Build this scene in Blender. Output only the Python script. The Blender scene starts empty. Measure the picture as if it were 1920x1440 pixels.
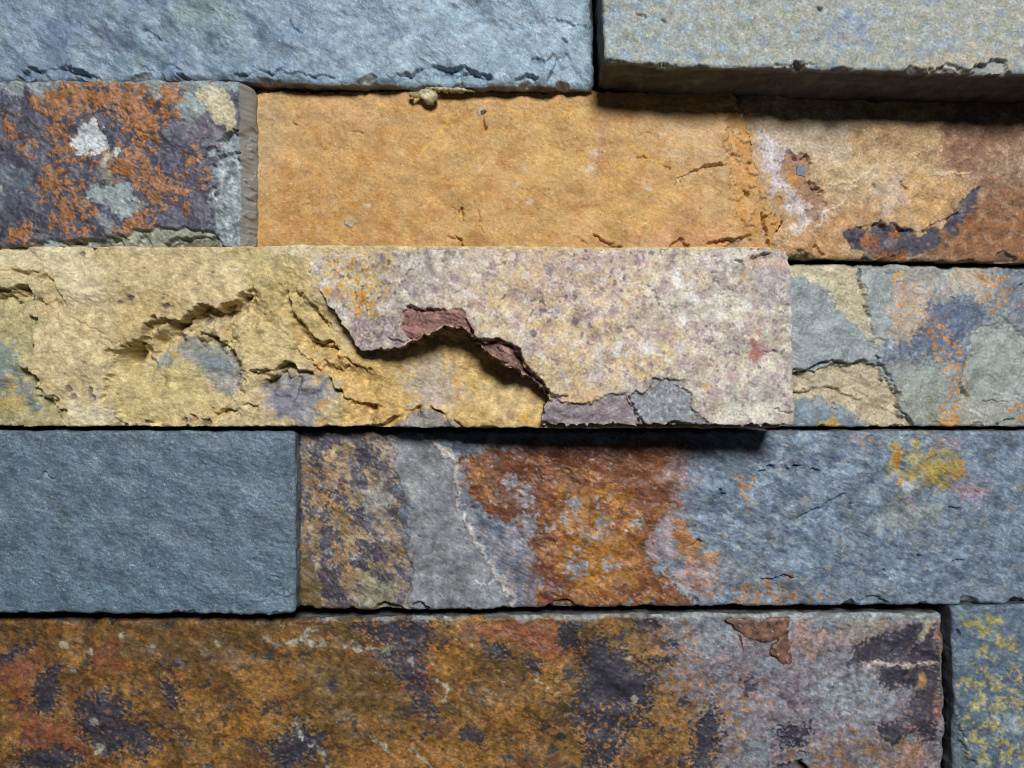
import bpy, math
import numpy as np

# ------------------------------------------------------------------ scale
U = 1.1e-4            # one unit (a "u") is 0.11 mm: the wall is traced in u, x right, y down
D = 1500.0            # viewing distance in u (16.5 cm)
CX, CY = 960.0, 720.0 # wall point straight in front of the lens

sc = bpy.context.scene
col = sc.collection

# ------------------------------------------------------------------ camera
cam = bpy.data.cameras.new('camera')
cam.sensor_width = 36.0
cam.lens = 36.0 * D / 1920.0
cam.clip_start = 0.005
cam.clip_end = 20.0
co = bpy.data.objects.new('camera', cam)
co.location = (0, -D * U, 0)
co.rotation_euler = (math.radians(90), 0, 0)
col.objects.link(co)
sc.camera = co

# ------------------------------------------------------------------ light: dim bluish room light + one lamp above the viewer
w = bpy.data.worlds.new('World')
sc.world = w
w.use_nodes = True
bg = w.node_tree.nodes['Background']
bg.inputs[0].default_value = (0.72, 0.85, 1.0, 1)
bg.inputs[1].default_value = 0.035

la = bpy.data.lights.new('window_lamp', 'AREA')
la.shape = 'DISK'
la.size = 0.15
la.energy = 3.7
la.color = (1.0, 0.985, 0.96)
lo = bpy.data.objects.new('window_lamp', la)
from mathutils import Vector
lo.location = (0.07, -0.52, 0.265)
lo.rotation_euler = (Vector((0, 0, 0)) - Vector(lo.location)).to_track_quat('-Z', 'Y').to_euler()
col.objects.link(lo)

sc.cycles.pixel_filter_type = 'BLACKMAN_HARRIS'
sc.cycles.filter_width = 1.05
vs = sc.view_settings
vs.view_transform = 'Standard'
vs.look = 'None'
vs.exposure = 0.0
vs.gamma = 1.0
vs.use_curve_mapping = False

# ------------------------------------------------------------------ noise
TN, TC = 1024, 10
def _tex(seed, beta):
    r = np.random.default_rng(seed)
    f = np.fft.rfft2(r.standard_normal((TN, TN)))
    ky = np.fft.fftfreq(TN)[:, None] * TN
    kx = np.fft.rfftfreq(TN)[None, :] * TN
    k = np.hypot(kx, ky)
    a = np.where(k >= TC, (np.maximum(k, 1) / TC) ** (-beta), (k / TC) ** 2)
    out = []; sd = None
    for lev in range(6):                       # softer and softer copies for coarse sampling
        g = np.exp(-(k / (0.42 * TN / 2 ** lev)) ** 2)
        t = np.fft.irfft2(f * a * g, s=(TN, TN))
        if sd is None: sd = t.std()
        out.append(((t - t.mean()) / sd).astype(np.float32))
    return out
TEX = {1: _tex(1, 1.75), 2: _tex(2, 1.35), 3: _tex(3, 2.3), 4: _tex(4, 1.05)}

def N(x, y, L, seed, b=1, ang=None, st=1.0):
    """roughly unit-variance fractal noise whose largest features are about L wide"""
    r = np.random.default_rng(seed * 7919 + 13)
    a = r.uniform(0, 6.283) if ang is None else math.radians(ang)
    ox, oy = r.uniform(0, TN, 2)
    s = TN / TC / L
    c_, s_ = math.cos(a), math.sin(a)
    px = (x * c_ + y * s_) * (s / st) + ox
    py = (-x * s_ + y * c_) * s + oy
    ix = np.floor(px).astype(np.int64); iy = np.floor(py).astype(np.int64)
    fx = (px - ix).astype(np.float32); fy = (py - iy).astype(np.float32)
    ix %= TN; iy %= TN
    jx = (ix + 1) % TN; jy = (iy + 1) % TN
    T = TEX[b][int(np.clip(round(math.log2(max(1.0, s * 1.55 / max(1.0, st ** 0.5)))), 0, 5))]
    return ((T[iy, ix] * (1 - fx) + T[iy, jx] * fx) * (1 - fy)
            + (T[jy, ix] * (1 - fx) + T[jy, jx] * fx) * fy)

def smooth(t):
    t = np.clip(t, 0, 1)
    return t * t * (3 - 2 * t)

def lin(c):
    c = np.asarray(c, dtype=np.float64) / 255.0
    return np.where(c <= 0.04045, c / 12.92, ((c + 0.055) / 1.055) ** 2.4)

_seed = [100]
def nseed():
    _seed[0] += 1
    return _seed[0]

# ------------------------------------------------------------------ canvas: pigment and relief of one stone, sampled at its vertices
class Mask(tuple):
    soft = None

class Canvas:
    def __init__(s, x, y, base, h=0.0):
        s.x = np.asarray(x, dtype=np.float64).ravel()
        s.y = np.asarray(y, dtype=np.float64).ravel()
        s.c = np.tile(np.asarray(base, dtype=np.float32), (s.x.size, 1))
        s.h = np.full(s.x.size, h, dtype=np.float64)
        s.all = np.arange(s.x.size)
        s.kl = 1.0
    def near(s, pts, pad):
        p = np.asarray(pts, dtype=np.float64)
        x0, y0 = p.min(0) - pad; x1, y1 = p.max(0) + pad
        return np.nonzero((s.x > x0) & (s.x < x1) & (s.y > y0) & (s.y < y1))[0]
    # ---- masks return (index, weight)
    def poly(s, pts, soft=3, warp=6, wl=42, b=1, grow=0, seed=None):
        i = s.near(pts, 4.5 * soft + 8 + 2.6 * warp + grow)
        x, y = s.x[i], s.y[i]
        p = np.asarray(pts, dtype=np.float64)
        d2 = np.full(x.size, 1e18); ins = np.zeros(x.size, bool)
        for k in range(len(p)):
            ax, ay = p[k]; bx, by = p[(k + 1) % len(p)]
            ex, ey = bx - ax, by - ay
            t = np.clip(((x - ax) * ex + (y - ay) * ey) / (ex * ex + ey * ey + 1e-9), 0, 1)
            d2 = np.minimum(d2, (x - ax - t * ex) ** 2 + (y - ay - t * ey) ** 2)
            cr = ((ay > y) != (by > y))
            if ey != 0:
                cr &= x < (ex * (y - ay) / ey + ax)
            ins ^= cr
        sd = np.where(ins, 1, -1) * np.sqrt(d2) + grow
        if warp:
            sq = seed or nseed()
            sd = sd + warp * N(x, y, wl, sq, b)
            if b == 4:
                sd = sd + 0.75 * warp * N(x, y, wl * 0.45, sq + 700, 1)
        m = Mask((i, smooth(0.5 + sd / (2 * soft))))
        m.soft = smooth(0.5 + sd / (2 * (4 * soft + 6)))
        return m
    def blob(s, cx, cy, rx, ry, ang=0, **k):
        a = np.linspace(0, 6.283, 15)[:-1]; r = math.radians(ang)
        ux, uy = rx * np.cos(a), ry * np.sin(a)
        return s.poly(np.stack([cx + ux * math.cos(r) - uy * math.sin(r), cy + ux * math.sin(r) + uy * math.cos(r)], 1), **k)
    def _pl(s, pts, pad, warp, wl, seed):
        wl = max(wl, 13 * warp)
        i = s.near(pts, pad + 3 * warp)
        x, y = s.x[i].copy(), s.y[i].copy()
        if warp:
            sd_ = seed or nseed()
            x, y = x + warp * N(x, y, wl, sd_, 1), y + warp * N(x, y, wl, sd_ + 5000, 1)
        p = np.asarray(pts, dtype=np.float64)
        best = np.full(x.size, 1e18); sg = np.zeros(x.size); tt = np.zeros(x.size)
        ln = np.hypot(*np.diff(p, axis=0).T); cum = np.concatenate([[0], np.cumsum(ln)])
        for k in range(len(p) - 1):
            ax, ay = p[k]; bx, by = p[k + 1]; ex, ey = bx - ax, by - ay
            t = np.clip(((x - ax) * ex + (y - ay) * ey) / (ex * ex + ey * ey + 1e-9), 0, 1)
            d2 = (x - ax - t * ex) ** 2 + (y - ay - t * ey) ** 2
            m = d2 < best
            best = np.where(m, d2, best)
            cr = ex * (y - ay) - ey * (x - ax)
            sg = np.where(m, np.where(cr >= 0, 1.0, -1.0), sg)
            tt = np.where(m, (cum[k] + t * ln[k]) / cum[-1], tt)
        return i, np.sqrt(best), sg, tt
    def line(s, pts, width=3, warp=3, wl=20, soft=1.5, seed=None):
        i, d, sg, t = s._pl(pts, width + soft + 2, warp, wl, seed)
        tw = width * np.clip(np.minimum(t, 1 - t) * 6 + 0.35, 0, 1)
        return i, smooth(0.5 + (tw / 2 - d) / (2 * soft))
    def speck(s, L, thr, soft=0.25, b=1, ang=None, st=1.0, within=None, seed=None):
        if within is None:
            i, wgt = s.all, 1.0
        else:
            i, wgt = within
        n = N(s.x[i], s.y[i], L, seed or nseed(), b, ang, st)
        return i, wgt * smooth(0.5 + (n - thr) / (2 * soft))
    # ---- acting
    def paint(s, m, rgb, op=1.0):
        i, wgt = m
        if getattr(m, 'soft', None) is not None:      # a stain fades out beyond its edge
            wgt = 0.7 * wgt + 0.3 * m.soft
        if np.ndim(wgt) == 0:
            wgt = np.full(i.size, wgt)
        k = (wgt * op).astype(np.float32)[:, None]
        s.c[i] = s.c[i] * (1 - k) + np.asarray(rgb, dtype=np.float32) * k
        return m
    def lift(s, m, dh):
        i, wgt = m
        s.h[i] += wgt * dh
        return m
    def tone(s, L, amp, b=1, ang=None, st=1.0, within=None, seed=None):
        i, wgt = within if within is not None else (s.all, 1.0)
        n = np.clip(N(s.x[i], s.y[i], L, seed or nseed(), b, ang, st), -2.6, 2.6)
        s.c[i] *= (1 + amp * n * wgt).astype(np.float32)[:, None]
    def rough(s, L, amp, b=1, ang=None, st=1.0, within=None, seed=None):
        i, wgt = within if within is not None else (s.all, 1.0)
        amp = amp * (0.125 if L <= 20 else 0.12 if L <= 60 else 0.45)
        b = 3 if L >= 80 else b
        s.h[i] += amp * wgt * N(s.x[i], s.y[i], L, seed or nseed(), b, ang, st)
    def crack(s, pts, width=4, depth=14, warp=1.8, wl=30):
        m = s.line(pts, width, warp, wl, soft=1.4)
        s.lift(m, -depth)
    def ledge(s, pts, up=8, down=8, du=40, dd=40, warp=3, wl=40, ends=0.12):
        """a break between layers: the side to the left of the direction of travel
        (above, for a line drawn left to right) stands proud, the other is sunk"""
        i, d, sg, t = s._pl(pts, 4.5 * max(du, dd), 0.8 * warp, wl, None)
        tp = smooth(np.minimum(t, 1 - t) / ends)
        k = smooth(0.5 - sg * d / 4.0)
        g = 0.3 * down * np.exp(-(d / 5.0) ** 2)
        down = down * s.kl; g = g * s.kl
        v = 0.8 + 0.35 * N(s.x[i], s.y[i], 60, nseed(), 3)
        s.h[i] += tp * v * (k * 0.3 * up * np.exp(-(d / (2 * du)) ** 1.5) - (1 - k) * (1.25 * down * np.exp(-(d / (1.5 * dd)) ** 1.3) + g))
    def grit(s, amp, lo=0.010, hi=0.007, seed=None):
        """single mineral grains, each about the size of one vertex"""
        r = np.random.default_rng(seed or nseed())
        k = 1 + amp * np.clip(r.standard_normal(s.x.size), -2.5, 2.5)
        u = r.random(s.x.size)
        k = np.where(u < lo, k * r.uniform(0.5, 0.8, s.x.size), np.where(u > 1 - hi, k * r.uniform(1.15, 1.5, s.x.size), k))
        s.c *= k.astype(np.float32)[:, None]
        s.h += 0.35 * amp / 0.06 * np.clip(r.standard_normal(s.x.size), -2, 2) * 0.25
    def vein(s, L, width, within=None, ang=None, st=1.0, seed=None):
        i, wgt = within if within is not None else (s.all, 1.0)
        n = np.abs(N(s.x[i], s.y[i], L, seed or nseed(), 1, ang, st))
        return i, wgt * smooth(1.2 - n / width)
    def cleave(s, L, step, levels=4, ang=30, st=1.8, within=None, seed=None):
        """flat cleavage planes separated by thin ragged breaks"""
        i, wgt = within if within is not None else (s.all, 1.0)
        n = (N(s.x[i], s.y[i], L, seed or nseed(), 3, ang, st) + 0.12 * N(s.x[i], s.y[i], L * 0.2, nseed(), 1)) * levels / 2.5
        f = n - np.floor(n)
        s.h[i] += 0.45 * wgt * step * (np.floor(n) + smooth((f - 0.5) / 0.16 + 0.5) * 0.85 + 0.15 * f)

# ------------------------------------------------------------------ materials
def stone_material(name, rough_lo, rough_hi, spec, bump, fine):
    m = bpy.data.materials.new(name); m.use_nodes = True
    nt = m.node_tree; nd = nt.nodes; lk = nt.links
    b = nd['Principled BSDF']
    at = nd.new('ShaderNodeAttribute'); at.attribute_name = 'pigment'
    tc = nd.new('ShaderNodeTexCoord')
    n1 = nd.new('ShaderNodeTexNoise'); n1.inputs['Scale'].default_value = 2600; n1.inputs['Detail'].default_value = 5; n1.inputs['Roughness'].default_value = 0.7
    n2 = nd.new('ShaderNodeTexNoise'); n2.inputs['Scale'].default_value = 420; n2.inputs['Detail'].default_value = 5; n2.inputs['Roughness'].default_value = 0.65
    lk.new(tc.outputs['Object'], n1.inputs['Vector']); lk.new(tc.outputs['Object'], n2.inputs['Vector'])
    mr = nd.new('ShaderNodeMapRange'); mr.inputs['From Min'].default_value = 0.3; mr.inputs['From Max'].default_value = 0.7
    mr.inputs['To Min'].default_value = 1 - fine; mr.inputs['To Max'].default_value = 1 + fine
    lk.new(n1.outputs[0], mr.inputs['Value'])
    vm = nd.new('ShaderNodeVectorMath'); vm.operation = 'SCALE'
    lk.new(at.outputs['Color'], vm.inputs[0]); lk.new(mr.outputs[0], vm.inputs['Scale'])
    lk.new(vm.outputs[0], b.inputs['Base Color'])
    rr = nd.new('ShaderNodeMapRange'); rr.inputs['From Min'].default_value = 0.35; rr.inputs['From Max'].default_value = 0.65
    rr.inputs['To Min'].default_value = rough_lo; rr.inputs['To Max'].default_value = rough_hi
    lk.new(n2.outputs[0], rr.inputs['Value']); lk.new(rr.outputs[0], b.inputs['Roughness'])
    b.inputs['Specular IOR Level'].default_value = spec
    bp = nd.new('ShaderNodeBump'); bp.inputs['Strength'].default_value = bump; bp.inputs['Distance'].default_value = 0.00022
    lk.new(n1.outputs[0], bp.inputs['Height']); lk.new(bp.outputs[0], b.inputs['Normal'])
    return m
M_SLATE = stone_material('blue_grey_slate', 0.36, 0.66, 0.5, 0.38, 0.2)
M_RUST = stone_material('rusty_slate', 0.38, 0.68, 0.5, 0.36, 0.2)
M_SAND = stone_material('sandy_slate', 0.65, 0.9, 0.25, 0.36, 0.15)

def plain_material(name, rgb, rough, noise_amp=0.2, scale=600, **kw):
    m = bpy.data.materials.new(name); m.use_nodes = True
    nt = m.node_tree; nd = nt.nodes; lk = nt.links; b = nd['Principled BSDF']
    n1 = nd.new('ShaderNodeTexNoise'); n1.inputs['Scale'].default_value = scale; n1.inputs['Detail'].default_value = 5
    tc = nd.new('ShaderNodeTexCoord'); lk.new(tc.outputs['Object'], n1.inputs['Vector'])
    cr = nd.new('ShaderNodeValToRGB'); c = lin(rgb)
    cr.color_ramp.elements[0].position = 0.3; cr.color_ramp.elements[1].position = 0.7
    cr.color_ramp.elements[0].color = (*(c * (1 - noise_amp)), 1); cr.color_ramp.elements[1].color = (*(c * (1 + noise_amp)), 1)
    lk.new(n1.outputs[0], cr.inputs[0]); lk.new(cr.outputs[0], b.inputs['Base Color'])
    b.inputs['Roughness'].default_value = rough
    bp = nd.new('ShaderNodeBump'); bp.inputs['Strength'].default_value = 0.4; bp.inputs['Distance'].default_value = 0.0003
    lk.new(n1.outputs[0], bp.inputs['Height']); lk.new(bp.outputs[0], b.inputs['Normal'])
    for k, v in kw.items():
        b.inputs[k.replace('_', ' ')].default_value = v
    return m

# ------------------------------------------------------------------ mesh making
SAT = {'sandy_slate': 0.86, 'rusty_slate': 0.92}
def mesh_object(name, verts, quads, tris, rgb, mat, parent, label=None, smooth_shade=True):
    """verts in metres (world), colours as 0..255 display values"""
    me = bpy.data.meshes.new(name)
    org = verts.mean(0)
    v = (verts - org).astype(np.float32)
    nq, nt = len(quads), len(tris)
    loops = np.concatenate([np.asarray(quads, dtype=np.int32).ravel(), np.asarray(tris, dtype=np.int32).ravel()])
    me.vertices.add(len(v)); me.vertices.foreach_set('co', v.ravel())
    me.loops.add(len(loops)); me.loops.foreach_set('vertex_index', loops)
    me.polygons.add(nq + nt)
    st = np.concatenate([np.arange(nq) * 4, nq * 4 + np.arange(nt) * 3]).astype(np.int32)
    me.polygons.foreach_set('loop_start', st)
    me.polygons.foreach_set('use_smooth', np.full(nq + nt, smooth_shade))
    me.update(calc_edges=True)
    if rgb is not None:
        g_ = rgb.mean(1, keepdims=True); rgb = g_ + (rgb - g_) * SAT.get(mat.name, 1.0)
        a = me.color_attributes.new('pigment', 'FLOAT_COLOR', 'POINT')
        c4 = np.ones((len(v), 4), dtype=np.float32); c4[:, :3] = np.clip(lin(np.clip(rgb, 4, 250)), 0, 0.85)
        a.data.foreach_set('color', c4.ravel())
    me.materials.append(mat)
    o = bpy.data.objects.new(name, me); col.objects.link(o)
    o.parent = parent
    pw = Vector((0, 0, 0)); q = parent
    while q is not None:
        pw = pw + q.location; q = q.parent
    o.location = Vector(org) - pw
    if label:
        o['label'] = label
    return o

def world(x, y, h, p0):
    """wall position of a point drawn at (x, y) on a stone face that stands p0 proud, with relief h"""
    k = (D - p0) / D
    return np.stack([(x - CX) * k * U, -(p0 + h) * U, -(y - CY) * k * U], -1)

G = 1.55
def spacing(a, b, lo, hi, g=G, coarse=9.0):
    """positions from a to b, fine between lo and hi, coarse beyond"""
    out = [a]; 
    while out[-1] < b - 1e-6:
        p = out[-1]
        d = 0 if lo <= p <= hi else (lo - p if p < lo else p - hi)
        out.append(min(b, p + min(coarse, g + d * 0.06)))
    return np.array(out)

def P(pts):
    a = np.asarray(pts, dtype=np.float64)
    return lambda t: np.interp(t, a[:, 0], a[:, 1])

BACK = -190.0
def stone(top, bottom, left, right, p0, base, mat, decorate, side_rgb, label, bevel=(4, 5, 4, 4), chip=(3, 8, 3, 3), corner=10, saw=0.7):
    """top/bottom: lists (x, y); left/right: lists (y, x). Four ragged edges, a worked front face and sawn sides back to the bed"""
    T, B, L, R = P(top), P(bottom), P(left), P(right)
    x0, x1 = min(q[1] for q in left), max(q[1] for q in right)
    y0, y1 = min(q[1] for q in top), max(q[1] for q in bottom)
    xs = spacing(x0, x1, -12, 1932); ys = spacing(y0, y1, -12, 1452)
    tu = (xs - x0) / (x1 - x0); tv = (ys - y0) / (y1 - y0)
    s1, s2, s3, s4 = nseed(), nseed(), nseed(), nseed()
    lx = L(ys) + 0.5 * N(0 * ys, ys, 60, s1, 1); rx = R(ys) + 0.5 * N(0 * ys, ys, 60, s2, 1)
    # rounded corners in plan
    def rnd(d, r):
        d = np.clip(d, 0, r); return r - np.sqrt(np.maximum(r * r - (r - d) ** 2, 0))
    lx = lx + rnd(ys - y0, corner) * 0.6 + rnd(y1 - ys, corner) * 0.6
    rx = rx - rnd(ys - y0, corner) * 0.6 - rnd(y1 - ys, corner) * 0.6
    X = lx[:, None] + (rx - lx)[:, None] * tu[None, :]
    ty = T(X) + 0.5 * N(X, 0 * X, 80, s3, 1); by = B(X) + 0.6 * N(X, 0 * X, 80, s4, 1)
    Y = ty + (by - ty) * tv[:, None]
    c = Canvas(X, Y, base)
    decorate(c)
    # worn and chipped arrises
    x, y, h = c.x, c.y, c.h
    dist = [(Y - ty).ravel(), (by - Y).ravel(), (X - lx[:, None]).ravel(), (rx[:, None] - X).ravel()]
    for k in range(4):
        i = np.nonzero(dist[k] < 70)[0]
        d = dist[k][i]
        h[i] -= bevel[k] * np.clip(1 - d / (bevel[k] * 1.6), 0, 1) ** 2
        if chip[k]:
            along = x[i] if k < 2 else y[i]
            n = N(along, d, 75, nseed(), 3) + 0.18 * N(along, d, 18, nseed(), 1)
            r = chip[k] * np.clip(n - 0.2, 0, 2.0) * 1.7
            dep = np.clip(r - d, 0, None)
            h[i] -= dep * 0.8 + np.clip(dep, 0, 2.0)
            k_ = (np.clip(dep / 3.0, 0, 1) * 0.55).astype(np.float32)[:, None]
            c.c[i] = c.c[i] * (1 - k_) + np.asarray(side_rgb, dtype=np.float32) * 1.1 * k_
    ny, nx = X.shape
    V = [world(x, y, h, p0)]
    C = [c.c]
    ids = np.arange(ny * nx).reshape(ny, nx)
    q = np.stack([ids[:-1, :-1], ids[1:, :-1], ids[1:, 1:], ids[:-1, 1:]], -1).reshape(-1, 4)
    Q = [q]
    # the sides
    loop = np.concatenate([ids[0, :-1], ids[:-1, -1], ids[-1, :0:-1], ids[:0:-1, 0]])
    lx_, ly_, lh = x[loop], y[loop], h[loop]
    nrm = np.stack([np.roll(ly_, -1) - np.roll(ly_, 1), -(np.roll(lx_, -1) - np.roll(lx_, 1))], 1)
    nrm /= np.linalg.norm(nrm, axis=1)[:, None] + 1e-9       # outward (y down, clockwise loop)
    prev = loop; off = ny * nx
    depth = BACK - p0
    for t in (0.012, 0.03, 0.05, 0.08, 0.11, 0.145, 0.18, 0.22, 0.27, 0.33, 0.4, 0.5, 0.65, 0.82, 1.0):
        z = lh + (depth - lh) * t
        n = saw * N(lx_ + ly_, z * 1.0 + lx_ * 0.003, 16, s1, 1, ang=0, st=14) + 0.8 * N(lx_ + ly_, z, 60, s2, 1)
        kx = lx_ - nrm[:, 0] * (1.2 - n) * min(1, t * 20); ky = ly_ - nrm[:, 1] * (1.2 - n) * min(1, t * 20)
        V.append(world(kx, ky, z, p0))
        tone = 1 + 0.10 * N(lx_ + ly_, z, 18, s3, 1, ang=0, st=10) + 0.06 * N(lx_ + ly_, z, 70, s4, 1)
        cc = np.asarray(side_rgb)[None, :] * tone[:, None]
        a = min(1, t * 25)
        C.append((c.c[loop] * (1 - a) + cc * a).astype(np.float32))
        cur = off + np.arange(len(loop)); off += len(loop)
        Q.append(np.stack([prev, np.roll(prev, -1), np.roll(cur, -1), cur], 1)[:, ::1])
        prev = cur
    o = mesh_object('stone', np.concatenate(V), np.concatenate(Q), np.zeros((0, 3), np.int32), np.concatenate(C), mat, wall, label)
    return o

def sheet(name, mask_fn, bbox, p0, base, mat, decorate, parent, thick, side_rgb, label=None, g=G, rag=0.6, undercut=0.0, lean=None):
    """a separate layer: grid cells inside a mask, its rim carried back by `thick`"""
    xs = spacing(bbox[0], bbox[2], -12, 1932, g); ys = spacing(bbox[1], bbox[3], -12, 1452, g)
    X, Y = np.meshgrid(xs, ys)
    c = Canvas(X, Y, base)
    ins = np.zeros(X.size, bool)
    i, wgt = mask_fn(c)
    ins[i] = wgt > 0.5
    ins = ins.reshape(X.shape)
    cell = ins[:-1, :-1] & ins[1:, :-1] & ins[1:, 1:] & ins[:-1, 1:]
    ids = np.arange(X.size).reshape(X.shape)
    q = np.stack([ids[:-1, :-1], ids[1:, :-1], ids[1:, 1:], ids[:-1, 1:]], -1)[cell]
    decorate(c)
    e = np.concatenate([q[:, [0, 1]], q[:, [1, 2]], q[:, [2, 3]], q[:, [3, 0]]])
    n = X.size
    key = e[:, 0].astype(np.int64) * n + e[:, 1]; rev = e[:, 1].astype(np.int64) * n + e[:, 0]
    be = e[~np.isin(key, rev)]
    # smooth the rim so that it does not follow the grid
    x, y = c.x, c.y
    for _ in range(4):
        sx = np.zeros(n); sy = np.zeros(n); ct = np.zeros(n)
        np.add.at(sx, be[:, 0], x[be[:, 1]]); np.add.at(sx, be[:, 1], x[be[:, 0]])
        np.add.at(sy, be[:, 0], y[be[:, 1]]); np.add.at(sy, be[:, 1], y[be[:, 0]])
        np.add.at(ct, be[:, 0], 1); np.add.at(ct, be[:, 1], 1)
        k = ct > 0
        x[k] = 0.5 * x[k] + 0.5 * sx[k] / ct[k]; y[k] = 0.5 * y[k] + 0.5 * sy[k] / ct[k]
    used = np.unique(q)
    rm = np.full(n, -1); rm[used] = np.arange(len(used))
    V = [world(x[used], y[used], c.h[used], p0)]; C = [c.c[used]]
    Q = [rm[q]]
    rim = np.unique(be)
    # outward direction at the rim
    ox = np.zeros(n); oy = np.zeros(n)
    dx = x[be[:, 1]] - x[be[:, 0]]; dy = y[be[:, 1]] - y[be[:, 0]]
    for j in (0, 1):
        np.add.at(ox, be[:, j], -dy); np.add.at(oy, be[:, j], dx)
    l = np.hypot(ox[rim], oy[rim]) + 1e-9
    ux, uy = ox[rim] / l, oy[rim] / l
    prev = rm.copy(); off = len(used)
    th = thick(x[rim], y[rim]) if callable(thick) else np.full(len(rim), float(thick))
    s1 = nseed()
    ts = (0.04, 0.12, 0.25, 0.4, 0.55, 0.7, 0.85, 1.0)
    for t in ts:
        wob = rag * 2.2 * N(x[rim] + 0.3 * y[rim], t * th + y[rim] * 0.5, 12, s1, 2, ang=0, st=5) * min(1, t * 6)
        ln = 0.0 if lean is None else lean(x[rim], y[rim]) * t
        kx = x[rim] + ux * (wob - undercut * t + ln); ky = y[rim] + uy * (wob - undercut * t + ln)
        V.append(world(kx, ky, c.h[rim] - th * t, p0))
        tn = 1 + 0.16 * N(x[rim] + y[rim] * 0.3, t * th, 14, s1 + 1, 1, ang=0, st=6)
        a = min(1, t * 9)
        C.append((c.c[rim] * (1 - a) + np.asarray(side_rgb)[None, :] * tn[:, None] * a).astype(np.float32))
        cur = np.full(n, -1); cur[rim] = off + np.arange(len(rim)); off += len(rim)
        Q.append(np.stack([prev[be[:, 1]], prev[be[:, 0]], cur[be[:, 0]], cur[be[:, 1]]], 1))
        prev = cur
    return mesh_object(name, np.concatenate(V), np.concatenate(Q), np.zeros((0, 3), np.int32), np.concatenate(C), mat, parent, label)

# ------------------------------------------------------------------ the wall
wall = bpy.data.objects.new('stone_wall', None)
wall.empty_display_size = 0.02
wall.location = (0, 0.02, -0.085)
col.objects.link(wall)
wall['label'] = 'stacked split slate wall of grey, ochre and rust coloured stone strips'
wall['category'] = 'wall'
wall['kind'] = 'thing'

XL, XR = -600, 2500
YT, YB = -200, 1492

def grain(c, amp=1.2, L=10, ang=32, st=2.2):
    c.rough(L, amp, 1, ang, st); c.rough(L * 0.7, amp * 0.6, 1, ang + 60, 1.3)

# ---- upper course, long blue grey stone
def deco(c):
    x, y = c.x, c.y
    c.paint(c.speck(260, 0.1, 0.9), (114, 130, 160), 0.55)
    c.paint((c.all, smooth((x - 350) / 500)), (146, 170, 184), 0.75)
    c.paint(c.speck(120, 0.7, 0.6), (118, 140, 158), 0.5)
    c.paint(c.blob(385, 22, 60, 28, soft=25, warp=8), (122, 140, 138), 0.6)
    c.paint(c.blob(105, 52, 45, 18, 10, soft=18, warp=8), (108, 118, 158), 0.6)
    c.paint(c.blob(190, 65, 50, 14, 25, soft=14, warp=6), (92, 98, 128), 0.5)
    c.paint(c.blob(760, 55, 40, 9, -15, soft=10, warp=6), (100, 122, 150), 0.4)
    c.tone(14, 0.055, 1, 30, 2.6); c.tone(60, 0.05)
    c.paint(c.speck(9, 1.9, 0.3, 1, 30, 2), (190, 208, 218), 0.55)
    c.paint(c.speck(11, 1.9, 0.3, 1, 30, 2.5), (92, 104, 124), 0.5)
    c.grit(0.055); c.rough(300, 12); c.rough(150, 5); c.rough(45, 2.2, 1, 35, 2.0); grain(c, 1.25, 11, 32, 2.5); c.cleave(70, 2.2, 4, 35, 2.2)
    for p in ([(543, 38), (554, 50), (566, 64)], [(268, 57), (278, 58), (290, 66), (303, 70)], [(1030, 38), (1048, 43), (1066, 42), (1084, 50), (1112, 52)],
              [(330, 134), (342, 146)], [(1050, 72), (1062, 84)]):
        c.crack(p, 2.4, 9)
    c.ledge([(1026, 156), (1036, 128), (1046, 112), (1066, 100)], 3, 6, 14, 18)
    c.ledge([(1000, 110), (1020, 118), (1040, 100)], 3, 4, 12, 12)
    c.ledge([(728, 148), (760, 138), (786, 126), (812, 122), (840, 127), (872, 130), (905, 141), (935, 152)], 2, 8, 10, 20, warp=3)
    c.ledge([(850, 140), (880, 136), (905, 146), (925, 148)], 2, 8, 8, 10)
    c.ledge([(960, 152), (985, 142), (1000, 140), (1015, 150)], 2, 10, 8, 14)
    c.ledge([(30, 148), (52, 122), (80, 130), (112, 120), (140, 126), (172, 146)], 2, 8, 10, 18)
    c.ledge([(100, 122), (130, 128), (152, 130), (180, 142)], 2, 8, 10, 14)
    c.ledge([(425, 150), (452, 136), (490, 138), (530, 132), (570, 140), (640, 146)], 2, 5, 10, 14)
    c.ledge([(255, 120), (285, 128), (325, 120), (345, 128)], 2, 3, 12, 12)
stone([(XL, YT), (1115, YT)],
      [(XL, 152), (0, 152), (80, 150), (160, 147), (430, 147), (480, 152), (600, 157), (800, 160), (900, 163), (1000, 161), (1060, 163), (1095, 165), (1113, 163)],
      [(YT, XL), (165, XL)], [(YT, 1111), (0, 1112), (165, 1114)], 50, (124, 144, 160), M_SLATE, deco, (112, 110, 106),
      'long pale blue grey slate strip at the top left', bevel=(4, 7, 4, 4), chip=(3, 6, 3, 4), corner=9)
grey_strip = bpy.data.objects['stone']

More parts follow.
